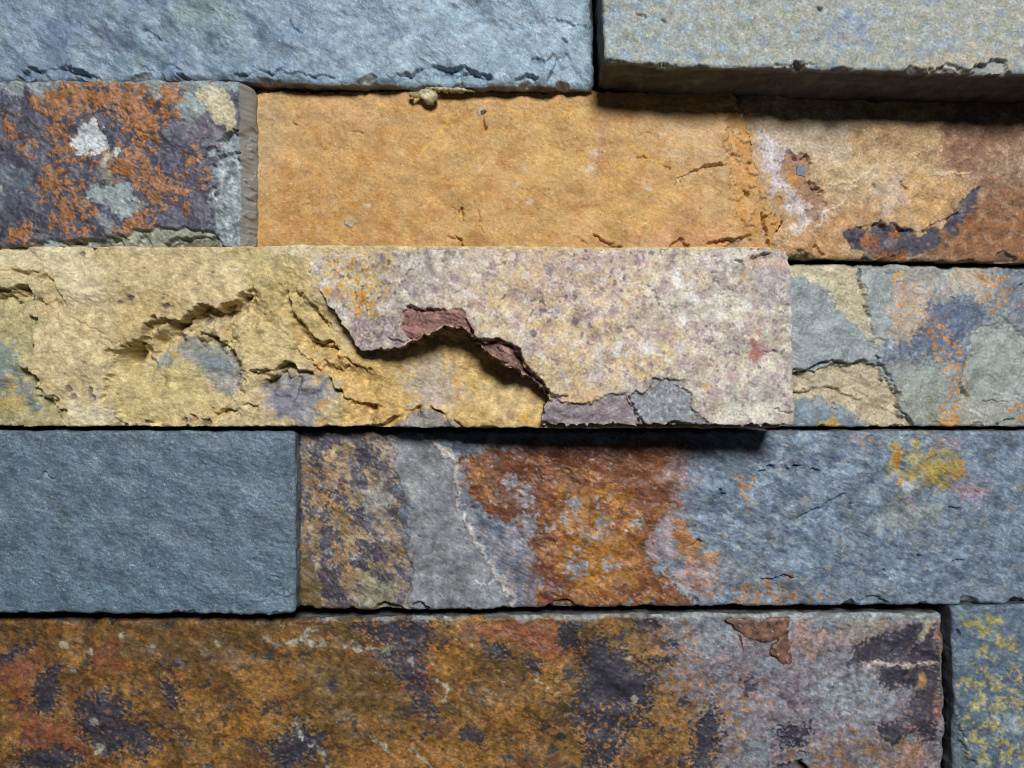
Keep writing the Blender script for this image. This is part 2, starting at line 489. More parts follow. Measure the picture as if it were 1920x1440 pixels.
# ---- upper course, pale mottled stone
def deco(c):
    x, y = c.x, c.y
    c.paint((c.all, smooth((1480 - x) / 380)), (138, 160, 170), 0.75)
    c.paint((c.all, smooth((y - 60) / 60) * smooth((1600 - x) / 300)), (156, 176, 184), 0.4)
    c.paint(c.speck(60, 0.5, 0.5), (158, 156, 142), 0.55)
    c.paint(c.speck(42, 0.85, 0.35, 1, 30, 1.5), (130, 152, 174), 0.7)
    c.paint(c.speck(24, 1.1, 0.3), (164, 146, 122), 0.5)
    c.paint(c.speck(30, 0.9, 0.5), (184, 190, 190), 0.5)
    c.paint(c.speck(70, 1.0, 0.4), (150, 158, 132), 0.5)
    c.paint(c.poly([(1570, 20), (1640, 35), (1620, 70), (1560, 60)], 14, 14), (128, 150, 178), 0.7)
    c.paint(c.line([(1720, 100), (1770, 82), (1800, 72)], 14, 4, soft=6), (132, 150, 176), 0.7)
    c.paint(c.poly([(1720, 115), (1800, 95), (1900, 105), (1880, 130), (1740, 128)], 12, 10), (190, 172, 142), 0.5)
    c.tone(9, 0.05, 2); c.tone(30, 0.04)
    c.paint(c.speck(8, 2.1, 0.3), (225, 228, 222), 0.6)
    c.paint(c.speck(10, 1.8, 0.3), (112, 118, 116), 0.5)
    c.grit(0.06); c.rough(150, 3); c.rough(40, 2); c.rough(12, 1.5, 2); c.rough(6, 0.9, 2); c.cleave(50, 1.5, 3, 10, 1.5)
    for p in ([(1195, 27), (1212, 33)], [(1240, 36), (1250, 42)]):
        c.crack(p, 3, 9)
    c.lift(c.blob(1537, 16, 4, 3, soft=2, warp=1), -16)
    m = c.poly([(1818, 140), (1836, 116), (1860, 110), (1886, 113), (1896, 140)], 1.5, 3)
    c.lift(m, -11); c.paint(m, (150, 156, 160), 0.7)
    c.ledge([(1450, 118), (1480, 122), (1510, 116), (1530, 124)], 2, 7, 8, 10)
    c.ledge([(1215, 122), (1245, 116), (1270, 118)], 2, 7, 8, 10)
    c.ledge([(1740, 130), (1780, 122), (1815, 130)], 2, 7, 8, 10)
stone([(1127, YT), (XR, YT)], [(1127, 112), (1150, 115), (1250, 122), (1350, 126), (1450, 125), (1530, 128), (1640, 132), (1740, 133), (1830, 136), (1920, 138), (XR, 142)],
      [(YT, 1125), (0, 1128), (120, 1134)], [(YT, XR), (140, XR)], 145, (154, 160, 155), M_SAND, deco, (84, 84, 82),
      'pale grey and beige mottled stone jutting out at the top right', bevel=(4, 4, 4, 4), chip=(3, 4, 3, 3), corner=8, saw=0.8)

# ---- second course, left: dark slate with orange rust
def deco(c):
    x, y = c.x, c.y
    c.tone(40, 0.10); c.paint(c.speck(90, 0.5, 0.7), (80, 84, 104), 0.6)
    c.paint(c.poly([(348, 215), (420, 220), (412, 275), (345, 262)], 10, 8), (118, 112, 124), 0.8)
    c.paint(c.poly([(282, 365), (398, 350), (398, 428), (282, 425)], 10, 8), (84, 86, 106), 0.8)
    c.paint(c.poly([(0, 310), (70, 300), (60, 350), (0, 380)], 14, 14), (98, 110, 124), 0.7)
    c.paint(c.poly([(-620, 145), (0, 150), (445, 140), (470, 160), (420, 178), (405, 205), (352, 232), (326, 215), (345, 172), (290, 186), (268, 160), (112, 160), (82, 192), (50, 168), (36, 182), (10, 168), (0, 182), (-620, 180)], 2.5, 4), (142, 156, 158))
    O = (162, 108, 62)
    og = [([(95, 165), (140, 153), (205, 158), (272, 160), (288, 212), (304, 238), (268, 262), (232, 240), (215, 212), (150, 202), (118, 246), (84, 202)], 10),
          ([(300, 168), (320, 152), (340, 160), (338, 188), (318, 186), (334, 222), (308, 216)], 5),
          ([(6, 225), (32, 222), (28, 256), (12, 262)], 6), ([(58, 180), (88, 190), (80, 206), (60, 200)], 5),
          ([(72, 338), (100, 305), (124, 312), (126, 345), (100, 372), (74, 364)], 9),
          ([(140, 275), (220, 285), (292, 250), (268, 300), (300, 325), (345, 345), (345, 372), (322, 368), (290, 384), (262, 350), (235, 335), (200, 340), (185, 305), (150, 300)], 13),
          ([(124, 350), (146, 345), (146, 396), (122, 430), (96, 426), (104, 404)], 9), ([(12, 456), (22, 428), (58, 418), (64, 446), (44, 456)], 8),
          ([(205, 432), (232, 418), (262, 388), (288, 396), (274, 436), (222, 442)], 8), ([(90, 240), (120, 250), (140, 280), (130, 300), (105, 290)], 10),
          ([(245, 205), (292, 198), (296, 250), (250, 250)], 12), ([(352, 288), (372, 284), (372, 312), (352, 314)], 8), ([(345, 385), (356, 388), (352, 402), (344, 400)], 5),
          ([(380, 330), (392, 332), (388, 352), (380, 350)], 6), ([(150, 380), (170, 378), (172, 405), (152, 402)], 10), ([(128, 440), (160, 425), (165, 442), (135, 450)], 8), ([(40, 268), (62, 262), (58, 285), (42, 284)], 9)]
    s = nseed()
    for p, wq in og:
        m = c.poly(p, 2.2, wq * 1.15, 30, 2, grow=2, seed=s)
        m = (m[0], m[1] * (1 - c.speck(36, 0.75, 0.25, 2, within=m)[1]))
        c.paint(c.poly(p, 7, wq * 1.15, 30, 2, grow=4, seed=s), (116, 90, 80), 0.45)
        c.paint(m, O, 0.88); c.lift(m, 1.2)
    c.paint(c.speck(30, 0.6, 0.5), (188, 128, 76), 0.08)
    for p in ([(150, 236), (180, 220), (192, 246), (202, 276), (178, 290), (142, 286), (134, 266)],):
        m = c.poly(p, 2, 4, 20); c.paint(m, (196, 202, 208)); c.lift(m, -3)
    c.paint(c.blob(220, 286, 8, 7, soft=2, warp=2), (200, 208, 196)); c.paint(c.poly([(190, 292), (208, 292), (204, 306), (190, 314)], 2, 3), (186, 194, 192), 0.9)
    c.paint(c.poly([(182, 316), (202, 318), (198, 338), (180, 344)], 2.5, 5), (140, 148, 138), 0.8)
    c.paint(c.poly([(158, 372), (172, 352), (205, 348), (222, 340), (246, 342), (252, 372), (272, 384), (246, 404), (228, 410), (206, 394), (188, 380)], 2, 4, 20), (146, 158, 160))
    c.paint(c.poly([(185, 402), (208, 404), (212, 425), (190, 432)], 3, 5), (130, 140, 142), 0.9)
    c.paint(c.poly([(365, 178), (392, 160), (418, 168), (440, 200), (442, 240), (420, 262), (418, 236), (396, 218), (384, 196)], 2, 3), (192, 182, 152))
    c.paint(c.blob(52, 270, 8, 5, soft=3, warp=3), (150, 160, 152), 0.8); c.paint(c.blob(0, 352, 6, 9, soft=2, warp=2), (190, 194, 180), 0.8)
    c.paint(c.speck(22, 1.3, 0.35), (120, 128, 140), 0.35)
    m = c.poly([(398, 275), (420, 262), (462, 235), (462, 470), (414, 470), (398, 430), (394, 350)], 6, 7)
    c.paint(m, (146, 158, 162), 0.95); c.lift(m, -9); c.rough(40, 8, 1, 80, 2, within=m); c.tone(40, 0.10, 2, within=m)
    c.crack([(414, 262), (428, 252), (444, 244)], 7, 16); c.crack([(404, 293), (425, 287), (444, 284)], 5, 12)
    m = c.poly([(40, 470), (95, 446), (130, 452), (200, 446), (262, 432), (345, 425), (400, 434), (418, 470)], 2, 3)
    c.paint(m, (160, 164, 146), 0.95); c.lift(m, -10)
    c.paint(c.poly([(55, 470), (95, 444), (112, 456), (95, 470)], 2, 2), (140, 156, 162), 0.9)
    c.paint(c.poly([(310, 470), (345, 448), (400, 446), (418, 470)], 3, 3), (96, 92, 74), 0.8)
    for a in ([(195, 466), (208, 448), (225, 444)], [(245, 466), (258, 446), (272, 438)], [(300, 462), (318, 446), (352, 440), (400, 444)], [(112, 460), (140, 450), (160, 452)]):
        c.ledge(a, 4, 9, 10, 14, warp=2)
    c.tone(10, 0.08, 1, 30, 2); c.grit(0.06); c.rough(80, 3); c.rough(30, 1.8); grain(c, 1.3, 10); c.cleave(60, 2.0, 4, 25, 1.6)
    e_ = 447 + 1.5 * N(0 * x, y, 70, 881, 1) - 6 * smooth((175 - y) / 30)
    k_ = np.clip(x - e_, 0, None); c.h -= 1.7 * k_
    c.paint((c.all, smooth(k_ / 3)), (146, 146, 140), 0.95)
stone([(XL, 152), (0, 151), (200, 149), (400, 149), (470, 152)], [(XL, 463), (470, 463)], [(140, XL), (470, XL)], [(140, 466), (300, 468), (470, 467)], 68,
      (70, 72, 90), M_SLATE, deco, (140, 140, 136), 'dark slate stone blotched with orange rust and pale grey flakes', bevel=(5, 3, 4, 3), chip=(2, 4, 2, 3), corner=14, saw=0.5)

# ---- second course, right: tan stone, its orange surface layer and the paler face where that layer has broken off
def deco(c):
    x, y = c.x, c.y
    c.paint(c.poly([(1420, 225), (1600, 225), (1592, 305), (1500, 300), (1430, 290)], 14, 10), (188, 172, 148), 0.9)
    c.paint(c.poly([(1590, 200), (1765, 200), (1775, 300), (1640, 305), (1590, 270)], 12, 8), (186, 150, 104), 0.8)
    c.paint(c.poly([(1540, 305), (1680, 300), (1660, 345), (1560, 355)], 16, 12), (196, 172, 128), 0.8)
    c.paint(c.poly([(1470, 420), (1560, 395), (1640, 385), (1665, 412), (1580, 436), (1600, 500), (1470, 500)], 6, 6), (192, 146, 96), 0.9)
    c.paint(c.poly([(1700, 330), (1815, 325), (1800, 400), (1740, 420), (1670, 405), (1650, 360)], 8, 8), (200, 156, 100), 0.8)
    c.paint(c.poly([(1630, 340), (1690, 340), (1700, 380), (1660, 400)], 10, 10), (200, 182, 168), 0.7)
    w_ = c.poly([(1418, 240), (1470, 268), (1484, 300), (1470, 330), (1500, 372), (1545, 385), (1560, 398), (1532, 424), (1498, 408), (1470, 380), (1448, 345), (1428, 300)], 5, 6)
    c.paint(w_, (198, 190, 198), 0.92)
    c.paint(c.speck(16, 1.3, 0.3, within=w_), (120, 112, 118), 0.8)
    c.paint(c.poly([(1470, 430), (1500, 410), (1525, 420), (1500, 442)], 4, 4), (212, 204, 196), 0.8)
    m = c.poly([(1476, 284), (1500, 286), (1520, 300), (1516, 338), (1546, 360), (1548, 390), (1530, 414), (1508, 404), (1528, 384), (1496, 366), (1482, 340), (1462, 326)], 3, 4)
    c.paint(m, (158, 118, 92), 0.9); c.lift(m, -5)
    c.paint(c.blob(1486, 332, 8, 16, -20, soft=4, warp=3), (198, 132, 52), 0.9)
    m = c.blob(1463, 378, 7, 9, soft=2, warp=2); c.lift(m, -4); c.paint(m, (176, 128, 72), 0.9)
    # brown field at the far right and the blue black slate under the broken layer
    c.paint(c.poly([(1762, 180), (1775, 322), (1812, 322), (1838, 340), (1800, 420), (1740, 450), (1700, 520), (2560, 520), (2560, 180)], 4, 5), (146, 110, 84))
    br = c.poly([(1780, 400), (1920, 340), (2560, 340), (2560, 510), (1740, 510)], 16, 10)
    c.paint(br, (146, 98, 62), 0.85)
    c.paint(c.poly([(1830, 330), (1920, 260), (2000, 300), (1920, 350)], 18, 14), (168, 146, 126), 0.6)
    c.paint(c.poly([(1770, 235), (1850, 235), (1840, 300), (1785, 300)], 14, 10), (136, 100, 82), 0.7)
    dk = c.poly([(1582, 438), (1602, 424), (1662, 417), (1690, 428), (1722, 438), (1770, 422), (1800, 385), (1822, 362), (1838, 352), (1828, 384), (1796, 428), (1762, 446), (1742, 470), (1706, 484), (1640, 484), (1616, 478), (1596, 462)], 2, 4)
    c.paint(dk, (74, 74, 94), 0.96); c.lift(dk, -4)
    for p in ([(1612, 446), (1634, 436), (1648, 450), (1640, 470), (1622, 460)], [(1640, 474), (1700, 470), (1716, 490), (1640, 492)], [(1670, 432), (1690, 430), (1694, 442), (1676, 446)]):
        c.paint(c.poly(p, 2, 6, 22, 4), (160, 96, 50), 0.95)
    c.paint(c.speck(22, 1.2, 0.3, within=br), (80, 78, 96), 0.6)
    c.ledge([(1578, 436), (1606, 424), (1640, 420), (1666, 412)], 3, 8, 26, 30)
    c.ledge([(1662, 404), (1672, 418), (1690, 424), (1722, 436), (1750, 418), (1774, 410), (1800, 396), (1816, 340)], 3, 5, 26, 26)
    c.ledge([(1762, 236), (1768, 310), (1812, 320)], -3, -3, 20, 26)
    c.crack([(1480, 282), (1496, 295), (1514, 294), (1523, 306)], 4, 12); c.crack([(1516, 338), (1528, 354), (1549, 360)], 4, 12)
    c.crack([(1688, 344), (1698, 356)], 4, 10); c.crack([(1638, 344), (1642, 352)], 3, 8); c.crack([(1526, 460), (1540, 474), (1548, 480)], 5, 14)
    c.ledge([(1476, 466), (1520, 450), (1530, 430), (1548, 420)], -3, -4, 14, 18)
    for p in ([(1560, 350), (1600, 342), (1640, 320), (1650, 308)], [(1530, 420), (1545, 400), (1570, 390), (1600, 350)], [(1740, 330), (1780, 326), (1816, 322)]):
        m = c.line(p, 6, 4, soft=2.5); c.paint(m, (218, 204, 180), 0.7); c.lift(m, 2)
    c.paint(c.speck(40, 0.8, 0.5), (206, 180, 150), 0.3)
    c.tone(40, 0.06); c.tone(9, 0.07, 2); c.paint(c.speck(9, 1.9, 0.3), (226, 214, 200), 0.4)
    c.grit(0.045); c.rough(110, 4); c.rough(34, 2.0); c.rough(11, 1.3, 2); c.cleave(110, 3.0, 4, 20, 1.5)
tan = stone([(475, 168), (1430, 168), (XR, 176)], [(475, 478), (1440, 478), (1500, 483), (1600, 486), (1700, 488), (1800, 490), (1920, 493), (XR, 498)],
      [(160, 478), (480, 478)], [(160, XR), (500, XR)], 0, (188, 156, 116), M_SAND, deco, (108, 104, 88),
      'tan and brown stone with a broken orange surface layer', bevel=(3, 5, 3, 3), chip=(2, 7, 2, 2), corner=6)

def mask(c):
    return c.poly([(477, 172), (1374, 172), (1384, 196), (1396, 214), (1408, 250), (1413, 300), (1424, 332), (1437, 358), (1441, 384), (1456, 400), (1470, 414), (1452, 436), (1456, 478), (477, 478)], 1, 1.6, 24)
def deco(c):
    x, y = c.x, c.y
    c.paint(c.speck(170, 0.2, 0.8), (208, 162, 98), 0.7)
    c.paint(c.speck(120, 0.5, 0.8), (184, 128, 66), 0.55)
    c.paint((c.all, smooth((y - 260) / 200) * smooth((1000 - x) / 500)), (190, 132, 64), 0.55)
    c.paint(c.poly([(980, 200), (1110, 200), (1100, 330), (980, 340)], 40, 12), (208, 166, 96), 0.6)
    c.paint(c.poly([(1220, 225), (1370, 215), (1370, 330), (1310, 320), (1250, 260)], 24, 16), (208, 178, 142), 0.75)
    c.paint(c.poly([(540, 190), (740, 190), (700, 250), (560, 240)], 26, 14), (200, 154, 110), 0.6)
    c.paint(c.poly([(478, 180), (535, 185), (530, 285), (500, 320), (478, 380)], 12, 8), (182, 158, 124), 0.7)
    c.paint(c.poly([(1310, 300), (1370, 320), (1365, 430), (1300, 410)], 22, 14), (204, 166, 120), 0.6)
    st = c.poly([(1372, 195), (1400, 215), (1412, 300), (1440, 390), (1470, 420), (1450, 478), (1400, 478), (1402, 420), (1378, 370), (1366, 300)], 7, 13)
    c.paint(st, (194, 138, 70), 0.7); c.lift(st, -5)
    c.paint(c.poly([(1240, 425), (1400, 418), (1400, 475), (1225, 475)], 10, 8), (204, 142, 100), 0.6)
    c.paint(c.poly([(1180, 450), (1260, 440), (1240, 480), (1170, 480)], 10, 8), (208, 160, 120), 0.6)
    c.paint(c.poly([(1120, 220), (1140, 232), (1126, 290), (1118, 335), (1104, 320), (1118, 270)], 6, 5), (196, 154, 130), 0.6)
    c.paint(c.line([(1136, 232), (1124, 280), (1118, 330)], 3, 3), (150, 96, 72), 0.7)
    c.paint(c.speck(36, 1.3, 0.5), (212, 184, 150), 0.35); c.paint(c.speck(30, 1.5, 0.5, 1, 15, 2), (176, 118, 62), 0.3)
    c.paint(c.speck(70, 1.0, 0.5), (206, 172, 110), 0.4)
    Yl = (222, 178, 70)
    for p, w_ in (([(700, 197), (735, 200), (776, 211)], 4), ([(846, 214), (830, 238), (812, 262), (788, 290)], 4), ([(862, 200), (890, 204)], 4), ([(1172, 258), (1200, 282), (1246, 316)], 5), ([(840, 216), (856, 222)], 6),
                  ([(905, 330), (908, 400)], 4), ([(1150, 302), (1168, 318)], 5)):
        c.paint(c.line(p, w_, 1.5, soft=1.5), Yl, 0.75)
    for p in ([(571, 446), (578, 460)], [(620, 448), (640, 456)], ):
        c.paint(c.line(p, 12, 4, soft=4), (216, 172, 74), 0.6)
    m = c.blob(656, 418, 9, 7, soft=2, warp=2); c.paint(m, (186, 178, 158)); c.lift(m, 4)
    for q in ((898, 312, 4, 8), (985, 318, 5, 4), (990, 378, 7, 4), (968, 348, 4, 5), (1212, 354, 8, 4), (1115, 282, 6, 9), (1108, 318, 6, 6), (755, 286, 5, 4), (690, 385, 5, 3)):
        c.paint(c.blob(*q, soft=2.5, warp=2), (214, 200, 186), 0.8)
    c.paint(c.blob(1255, 290, 18, 8, soft=5, warp=3), (214, 188, 150), 0.6)
    c.paint(c.vein(150, 0.05, within=c.speck(120, 0.5, 0.5)), (216, 184, 138), 0.45); c.paint(c.vein(190, 0.03, within=c.speck(140, 0.6, 0.4)), (150, 100, 56), 0.5)
    c.paint(c.speck(90, 0.5, 0.7, 2), (204, 160, 108), 0.5); c.paint(c.speck(50, 1.3, 0.5, 2), (178, 124, 66), 0.3)
    c.tone(60, 0.035, 2, 12, 2); c.tone(9, 0.035, 2, 15, 1.8); c.paint(c.speck(8, 2.3, 0.3), (236, 208, 168), 0.5); c.paint(c.speck(9, 2.1, 0.3, 1, 20, 2), (140, 88, 44), 0.5)
    c.grit(0.04); c.rough(160, 4); c.rough(40, 1.8); c.rough(11, 1.1, 2); c.cleave(170, 2.2, 4, 10, 1.6)
    for p, a, b in (([(1268, 342), (1292, 326), (1330, 311), (1358, 310)], 5, 16), ([(905, 207), (908, 225), (910, 246)], 4, 14), ([(864, 388), (867, 412)], 4, 10), ([(896, 394), (902, 420), (906, 440)], 2.5, 6),
                    ([(856, 440), (864, 452), (870, 466)], 4, 12), ([(840, 442), (856, 448)], 3, 9), ([(1114, 438), (1134, 455), (1168, 463)], 4, 13), ([(1084, 442), (1102, 460)], 2.5, 7), ([(1430, 398), (1434, 430), (1444, 468)], 6, 16),
                    ([(1278, 446), (1290, 464)], 5, 13), ([(1256, 464), (1278, 448)], 4, 11), ([(1192, 296), (1206, 292), (1216, 298)], 3, 8), ([(1370, 290), (1396, 293)], 3, 9), ([(1397, 318), (1412, 302)], 4, 10),
                    ([(1396, 356), (1404, 370)], 5, 12), ([(660, 246), (680, 250)], 2.5, 6), ([(548, 230), (560, 236)], 2.5, 6), ([(1428, 408), (1442, 402)], 4, 9), ([(1195, 255), (1222, 245)], 2.5, 5), ([(1246, 311), (1258, 318)], 3, 8)):
        c.crack(p, a, b)
    c.ledge([(1316, 458), (1350, 450), (1378, 449), (1404, 440)], 2, 9, 20, 14); c.ledge([(1360, 464), (1384, 452), (1406, 440)], 2, 8, 10, 14)
    c.ledge([(1372, 196), (1366, 300), (1380, 380), (1402, 424)], -2, -2, 20, 20)
    m = c.blob(903, 210, 7, 9, soft=2, warp=1); c.paint(m, (186, 176, 168), 0.8); c.lift(m, 3)
sheet('surface_layer', mask, (477, 170, 1476, 478), 16, (206, 158, 92), M_SAND, deco, tan, 15, (176, 128, 70), 'thin orange ochre layer lying over the tan stone', rag=0.8)

# small cubic mineral grain
def crystal(cx, cy, r, p0, ang, mat, parent, label):
    a = math.radians(ang)
    V = []
    for z, k in ((-12, 1.0), (0, 1.0), (1.5, 0.9)):
        for sx, sy in ((-1, -1), (1, -1), (1, 1.05), (-1, 0.95)):
            V.append(world(cx + k * r * (sx * math.cos(a) - sy * math.sin(a)), cy + k * r * (sx * math.sin(a) + sy * math.cos(a)), z, p0))
    Q = [(8, 11, 10, 9)]
    for b in (0, 4):
        for i in range(4):
            j = (i + 1) % 4
            Q.append((b + i, b + 4 + i, b + 4 + j, b + j))
    Q.append((0, 1, 2, 3))
    return mesh_object('crystal', np.array(V), np.array(Q), np.zeros((0, 3), np.int32), None, mat, parent, label, False)
crystal(1502, 321, 9, -3, 9, plain_material('crystal_grey', (106, 116, 138), 0.6, 0.25, 1500), tan, 'small square blue grey mineral grain')

# ---- third course: big ochre stone
def deco(c):
    x, y = c.x, c.y
    c.paint(c.speck(150, 0.3, 0.8), (212, 192, 144), 0.5)
    c.paint(c.speck(90, 0.7, 0.7), (192, 168, 116), 0.5)
    c.paint(c.poly([(-620, 462), (150, 462), (185, 500), (205, 545), (190, 570), (150, 575), (118, 560), (95, 510), (0, 500), (-620, 500)], 6, 5), (222, 206, 166), 0.9)
    c.paint(c.poly([(115, 575), (190, 590), (215, 640), (200, 680), (170, 740), (120, 720), (70, 690), (70, 620)], 10, 8), (216, 194, 146), 0.85)
    c.paint(c.poly([(130, 745), (200, 755), (230, 800), (130, 805)], 8, 8), (226, 216, 180), 0.8)
    c.paint(c.poly([(250, 470), (430, 470), (470, 520), (450, 555), (380, 560), (330, 540), (280, 545)], 12, 8), (206, 184, 134), 0.7)
    c.paint(c.poly([(400, 480), (455, 490), (472, 530), (440, 552), (410, 540)], 8, 6), (220, 200, 152), 0.8)
    c.paint(c.poly([(430, 462), (560, 462), (570, 500), (480, 540)], 14, 8), (206, 186, 126), 0.6)
    c.paint(c.poly([(500, 458), (590, 458), (590, 478), (520, 478)], 6, 4), (222, 214, 184), 0.7)
    c.paint(c.poly([(230, 560), (330, 545), (360, 570), (300, 600), (250, 640), (215, 640)], 14, 9), (198, 170, 112), 0.7); c.paint(c.poly([(470, 540), (560, 500), (600, 570), (640, 640), (560, 660), (500, 690), (460, 640)], 22, 12), (200, 174, 104), 0.7)
    c.paint(c.poly([(480, 600), (540, 600), (560, 650), (520, 690), (480, 680)], 18, 12), (216, 196, 146), 0.6)
    # left edge: greenish and blue grey lower layer
    m = c.poly([(-620, 550), (55, 552), (62, 600), (58, 660), (30, 680), (70, 720), (110, 765), (128, 805), (-620, 805)], 3, 5)
    c.paint(m, (186, 176, 124), 0.95); c.lift(m, -13)
    c.paint(c.poly([(-620, 640), (22, 645), (24, 700), (0, 720), (-620, 740)], 7, 7), (126, 142, 142), 0.85)
    c.paint(c.poly([(-620, 715), (30, 712), (62, 740), (60, 770), (20, 745), (-620, 740)], 5, 6), (120, 130, 138), 0.85)
    c.paint(c.poly([(-620, 745), (30, 742), (36, 770), (-620, 776)], 5, 4), (190, 164, 96), 0.8)
    c.paint(c.poly([(-20, 775), (100, 770), (120, 805), (-20, 805)], 6, 5), (168, 160, 116), 0.7)
    c.paint(c.blob(14, 723, 8, 8, soft=3, warp=3), (206, 150, 60), 0.8)
    # bowl under the long break
    m = c.poly([(210, 665), (260, 645), (300, 618), (345, 620), (400, 630), (440, 655), (455, 700), (445, 740), (400, 790), (230, 805), (200, 740)], 10, 8)
    c.lift(m, -12); c.paint(m, (206, 186, 122), 0.6)
    c.paint(c.poly([(322, 636), (340, 630), (390, 645), (430, 660), (450, 690), (450, 725), (420, 745), (395, 725), (370, 690), (345, 670), (300, 690), (278, 700), (272, 680), (300, 660)], 4, 5), (148, 152, 152), 0.85)
    c.paint(c.poly([(352, 665), (400, 662), (428, 680), (425, 700), (395, 700), (370, 685)], 5, 5), (118, 128, 138), 0.85)
    c.paint(c.blob(314, 664, 6, 6, soft=2, warp=2), (204, 170, 84), 0.9)
    # lower blue grey patch
    m = c.poly([(490, 720), (540, 700), (600, 700), (632, 735), (600, 770), (590, 800), (545, 785), (500, 770)], 7, 7)
    c.paint(m, (154, 152, 156), 0.9); c.paint(c.poly([(505, 725), (545, 712), (600, 735), (575, 765), (570, 795), (540, 780), (505, 765)], 5, 7), (124, 124, 142), 0.8)
    for q in ((598, 697, 8, 4), (590, 716, 9, 4), (606, 756, 14, 4), (600, 790, 6, 5)):
        c.paint(c.blob(*q, ang=-10, soft=2, warp=3), (206, 146, 74), 0.8)
    # ochre hollow under the raised layer
    oc = c.poly([(560, 640), (660, 655), (800, 640), (850, 625), (900, 665), (1040, 745), (1020, 805), (640, 805), (640, 720)], 12, 8)
    c.paint(oc, (212, 172, 100), 0.85)
    c.paint(c.speck(40, 0.7, 0.5, within=oc), (222, 190, 124), 0.7); c.paint(c.speck(34, 0.9, 0.4, within=oc), (190, 142, 66), 0.6)
    g = c.poly([(780, 680), (830, 665), (860, 720), (870, 745), (820, 760), (780, 750), (750, 710)], 9, 9)
    c.paint(g, (178, 166, 150), 0.85); c.paint(c.poly([(780, 720), (820, 735), (850, 760), (800, 770)], 8, 6), (190, 176, 166), 0.7)
    c.paint(c.poly([(900, 720), (960, 710), (1010, 760), (960, 790), (900, 770)], 14, 9), (206, 182, 132), 0.7)
    c.paint(c.poly([(935, 690), (975, 700), (990, 725), (960, 715)], 5, 5), (182, 168, 164), 0.7)
    c.paint(c.blob(956, 775, 10, 9, soft=3, warp=4), (140, 112, 110), 0.8); c.paint(c.blob(700, 665, 6, 5, soft=2, warp=2), (120, 120, 150), 0.8)
    c.paint(c.blob(980, 785, 16, 9, soft=4, warp=4), (216, 164, 70), 0.8)
    # grey wedge between two scallops at the foot
    m = c.poly([(735, 805), (765, 782), (790, 765), (815, 768), (838, 782), (870, 805)], 2, 2.5)
    c.paint(m, (150, 148, 146), 0.95); c.lift(m, 8)
    c.ledge([(684, 803), (722, 790), (752, 776), (792, 758)], 2, 16, 22, 12, warp=2)
    c.ledge([(806, 758), (838, 778), (880, 802)], 2, 16, 22, 12, warp=2)
    # breaks
    c.kl = 1.55
    c.ledge([(200, 674), (228, 652), (258, 640), (276, 606), (300, 596), (330, 604), (352, 592), (366, 574), (384, 570), (410, 580), (440, 566), (478, 532)], 9, 17, 70, 36, warp=3.5, ends=0.1)
    c.ledge([(344, 596), (380, 588), (404, 588), (440, 570), (470, 546)], 4, 8, 10, 18, warp=3)
    c.ledge([(206, 668), (238, 646), (272, 634)], 3, 12, 16, 20, warp=4)
    c.ledge([(340, 626), (366, 618), (400, 632), (432, 656), (450, 680), (462, 700)], 5, 8, 24, 22, warp=4)
    c.ledge([(462, 694), (492, 696), (518, 690), (536, 678), (552, 684), (566, 700), (590, 694)], 7, 12, 40, 24, warp=3)
    c.ledge([(484, 714), (508, 708), (530, 696), (546, 704), (566, 708)], 3, 11, 10, 18, warp=3)
    c.ledge([(530, 648), (552, 652), (580, 676), (600, 690), (612, 680)], 3, 5, 20, 16, warp=4)
    c.ledge([(-30, 536), (0, 538), (22, 540), (44, 534), (60, 548)], 7, 14, 30, 18, warp=2.5)
    c.ledge([(62, 560), (84, 566), (108, 564)], 3, 6, 14, 14, warp=3); c.ledge([(0, 508), (40, 506), (82, 512)], 3, 5, 20, 16, warp=3)
    c.ledge([(86, 512), (96, 524), (108, 544), (122, 574)], 6, 8, 26, 26, warp=2)
    c.ledge([(28, 682), (44, 694), (70, 706)], 6, 13, 22, 14, warp=1.5)
    c.ledge([(60, 728), (82, 746), (98, 766), (112, 788), (138, 806)], 7, 8, 26, 26, warp=3)
    c.ledge([(72, 732), (100, 738), (108, 752)], 4, 6, 10, 12, warp=3)
    c.ledge([(538, 530), (546, 560), (556, 590), (574, 622), (606, 642), (640, 646)], 6, 8, 36, 20, warp=4)
    c.ledge([(556, 540), (580, 562), (606, 590), (630, 622)], 3, 6, 14, 12, warp=3)
    c.ledge([(560, 616), (588, 640), (618, 646), (644, 668), (676, 688), (708, 706)], 5, 8, 26, 20, warp=3.5)
    c.ledge([(600, 672), (622, 684), (640, 692), (662, 680)], 3, 6, 14, 12, warp=3)
    c.ledge([(612, 700), (630, 724), (644, 744), (676, 758), (716, 764)], 5, 9, 26, 24, warp=3)
    c.ledge([(400, 778), (440, 762), (480, 756)], 3, 5, 20, 14, warp=3); c.ledge([(330, 784), (362, 780), (400, 792)], 2, 6, 14, 10, warp=3)
    c.crack([(452, 624), (462, 618)], 3, 8); c.crack([(133, 598), (165, 612), (196, 626)], 2.5, 5); c.crack([(60, 548), (62, 580), (70, 612)], 2.5, 5)
    for q in ((125, 728, 5, 6), (134, 745, 6, 7), (168, 736, 5, 9), (174, 744, 6, 4), (162, 706, 8, 4), (160, 680, 5, 3), (222, 566, 4, 4), (245, 556, 8, 4), (306, 560, 4, 3), (312, 574, 5, 4), (384, 598, 7, 5), (152, 475, 4, 3), (345, 790, 12, 4), (385, 792, 10, 4), (400, 512, 4, 2)):
        m = c.blob(*q, soft=2, warp=2); c.paint(m, (112, 94, 96), 0.8); c.lift(m, -5)
    c.paint(c.speck(26, 1.7, 0.3), (204, 150, 84), 0.4)
    c.tone(40, 0.05); c.tone(10, 0.05, 2, 12, 2)
